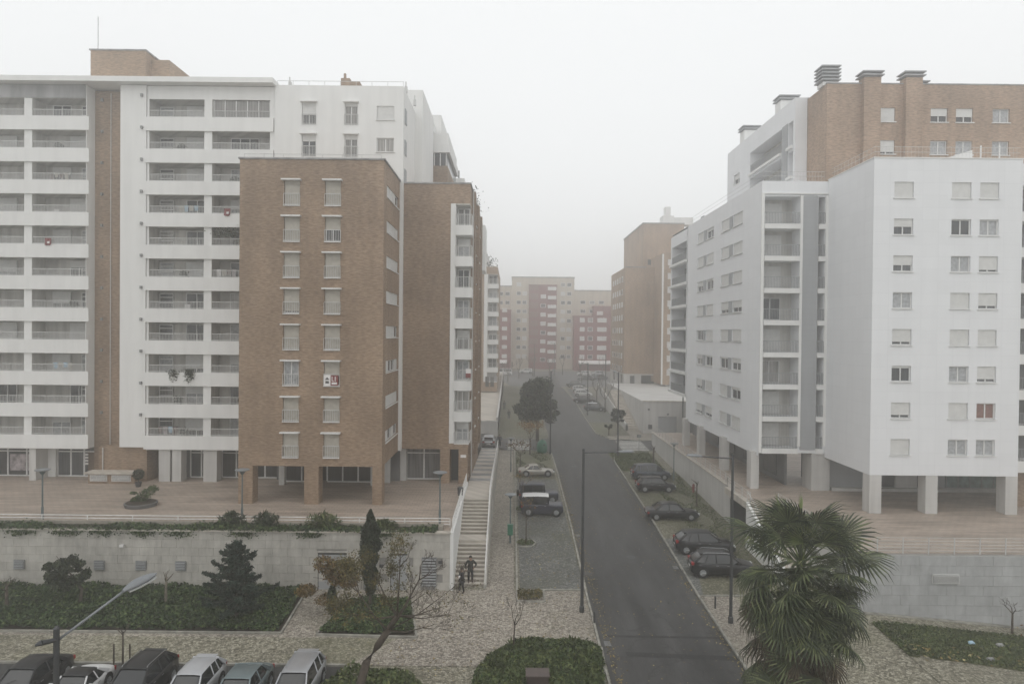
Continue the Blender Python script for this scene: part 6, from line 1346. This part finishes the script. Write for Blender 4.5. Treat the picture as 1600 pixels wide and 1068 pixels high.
def person(label, x, y, z, rz, H, jm, tm, arms='down', stride=.0, hat=False, bag=False):
    t = thing('person', label, 'person', (x,y,z), 'people on foot', rz); k = H/1.75
    S = lambda a, b, c: (a*k, b*k, c*k)
    hipL, hipR = S(.10,0,.90), S(-.10,0,.90); kL, kR = S(.12,-.03+stride*.5,.48), S(-.12,-.03-stride*.5,.48); aL, aR = S(.12,stride,.08), S(-.12,-stride,.08); tL, tR = S(.14,stride-.17,.04), S(-.14,-stride-.17,.04)
    shL, shR = S(.19,0,1.43), S(-.19,0,1.43)
    if arms == 'hips': eL, hL = S(.40,.03,1.17), S(.22,-.10,.98); eR, hR = S(-.33,.02,1.15), S(-.30,-.02,.88)
    elif arms == 'front': eL, hL = S(.27,-.02,1.15), S(.10,-.24,1.12); eR, hR = S(-.27,-.02,1.15), S(-.10,-.24,1.12)
    else: eL, hL = S(.27,stride*.3,1.14), S(.29,-.06,.86); eR, hR = S(-.27,-stride*.3,1.14), S(-.29,-.06,.86)
    P = [S(0,0,.95),S(0,0,1.15),S(0,0,1.38),S(0,-.01,1.50),S(0,-.02,1.60),S(0,-.02,1.70), hipL,kL,aL,tL, hipR,kR,aR,tR, shL,eL,hL, shR,eR,hR]
    E_ = [(0,1),(1,2),(2,3),(3,4),(4,5),(0,6),(6,7),(7,8),(8,9),(0,10),(10,11),(11,12),(12,13),(2,14),(14,15),(15,16),(2,17),(17,18),(18,19)]
    Rr = [.14*k,.13*k,.15*k,.055*k,.095*k,.075*k,.09*k,.06*k,.045*k,.04*k,.09*k,.06*k,.045*k,.04*k,.06*k,.045*k,.03*k,.06*k,.045*k,.03*k]
    for (hand, el, sgn) in ((16, eL, 1), (19, eR, -1)):
        h = Vector(P[hand]); d = (h-Vector(el)).normalized(); a = d.cross(Vector((0,1,0))).normalized()
        for i, ln_ in enumerate((.07,.085,.09,.08,.06)):
            b0 = len(P); off = a*(i-2)*.018*k; ang = d+a*(i-2)*.12+(a*(-.7) if i == 0 else Vector((0,0,0))); P.append(tuple(h+d*.05*k+off)); P.append(tuple(h+d*.05*k+off+ang.normalized()*ln_*k)); E_ += [(hand,b0),(b0,b0+1)]; Rr += [.011*k,.008*k]
    skinned('body', P, E_, Rr, M['skin'], t)
    jk = [P[i] for i in (0,1,2)]+[shL,eL,tuple(Vector(eL).lerp(Vector(hL),.88)),shR,eR,tuple(Vector(eR).lerp(Vector(hR),.88)),S(0,0,.84)]; skinned('jacket', jk, [(0,1),(1,2),(2,3),(3,4),(4,5),(2,6),(6,7),(7,8),(0,9)], [.185*k,.17*k,.18*k,.085*k,.068*k,.05*k,.085*k,.068*k,.05*k,.17*k], jm, t)
    skinned('trousers', [S(0,0,.93),hipL,kL,S(.12,stride*.97,.11),hipR,kR,S(-.12,-stride*.97,.11)], [(0,1),(1,2),(2,3),(0,4),(4,5),(5,6)], [.15*k,.11*k,.085*k,.07*k,.11*k,.085*k,.07*k], tm, t)
    skinned('shoes', [aL,tL], [(0,1)], [.055*k,.05*k], M['black'], t); skinned('shoes', [aR,tR], [(0,1)], [.055*k,.05*k], M['black'], t)
    b = MB(); b.lathe([(.05*k,1.60*k),(.10*k,1.63*k),(.105*k,1.69*k),(.08*k,1.755*k),(.02*k,1.785*k)], 0, .0, 12); hh = part('cap' if hat else 'hair', b, M['hair'], t, local=True, smooth=True); hh.location = (0,.015*k,0)
    b = MB(); b.box(-.012*k,.012*k,-.135*k,-.10*k,1.60*k,1.635*k); part('nose', b, M['skin'], t, local=True)
    for s in (-1,1): b = MB(); b.box(s*.035*k-.012*k,s*.035*k+.012*k,-.118*k,-.105*k,1.635*k,1.648*k); part('eye', b, M['black'], t, local=True); b = MB(); b.box(s*.1*k-.012*k,s*.1*k+.012*k,-.03*k,.02*k,1.59*k,1.65*k); part('ear', b, M['skin'], t, local=True)
    if bag: b = MB(); b.box(.22*k,.32*k,-.2*k,.12*k,.75*k,1.0*k); part('bag', b, M['black'], t, local=True)
    return t
person('broad shouldered person in dark green jacket standing on the lowest stair step', -2.72, 47.0, -3.64, R(8), 1.82, M['jacket_green'], M['trouser'], 'hips', hat=False)
person('slimmer person in dark clothes holding something pale at the stair foot', -3.22, 45.6, -3.86, R(-60), 1.72, M['jacket_blue'], M['trouser'], 'front', .12, hat=True)
t = None
b = MB(); b.box(-3.42,-3.28,45.36,45.50,-2.78,-2.66); tag(part('paper_cup', b, M['signwhite'], None, (0,0,0)), 'small pale thing held by the person at the stair foot', 'cup')
person('person in dark coat walking by the silver hatchback at the side street', -1.55, 93.3, -1.9, R(10), 1.72, M['jacket_blue'], M['trouser'], 'down', .12)
x, y = G(795, 655); person('person in dark coat walking on the pavement beyond the side street', x, y, gz(0,y)+.01, R(180), 1.72, M['jacket_green'], M['trouser'], 'down', .15)
x, y = G(788, 640); person('distant person in grey walking beside the far terrace wall', max(x,-1.6), y, gz(0,y)+.01, R(180), 1.7, M['cloth_grey'], M['trouser'], 'down', .15)

# ================================================================== HAZE
b = MB(); b.box(-420,420,-70,520,-9,45); hz = part('haze', b, [], None, (0,0,0)); hz.data.materials.clear()
hm = bpy.data.materials.new('haze'); hm.use_nodes = True; t = hm.node_tree; t.nodes.clear(); o_ = t.nodes.new('ShaderNodeOutputMaterial'); pv = t.nodes.new('ShaderNodeVolumePrincipled')
pv.inputs['Density'].default_value = HAZE; pv.inputs['Color'].default_value = (.99,.99,.985,1); pv.inputs['Anisotropy'].default_value = .75; t.links.new(pv.outputs[0], o_.inputs['Volume']); hz.data.materials.append(hm)
tag(hz, 'thin winter fog filling the street', kind='stuff')
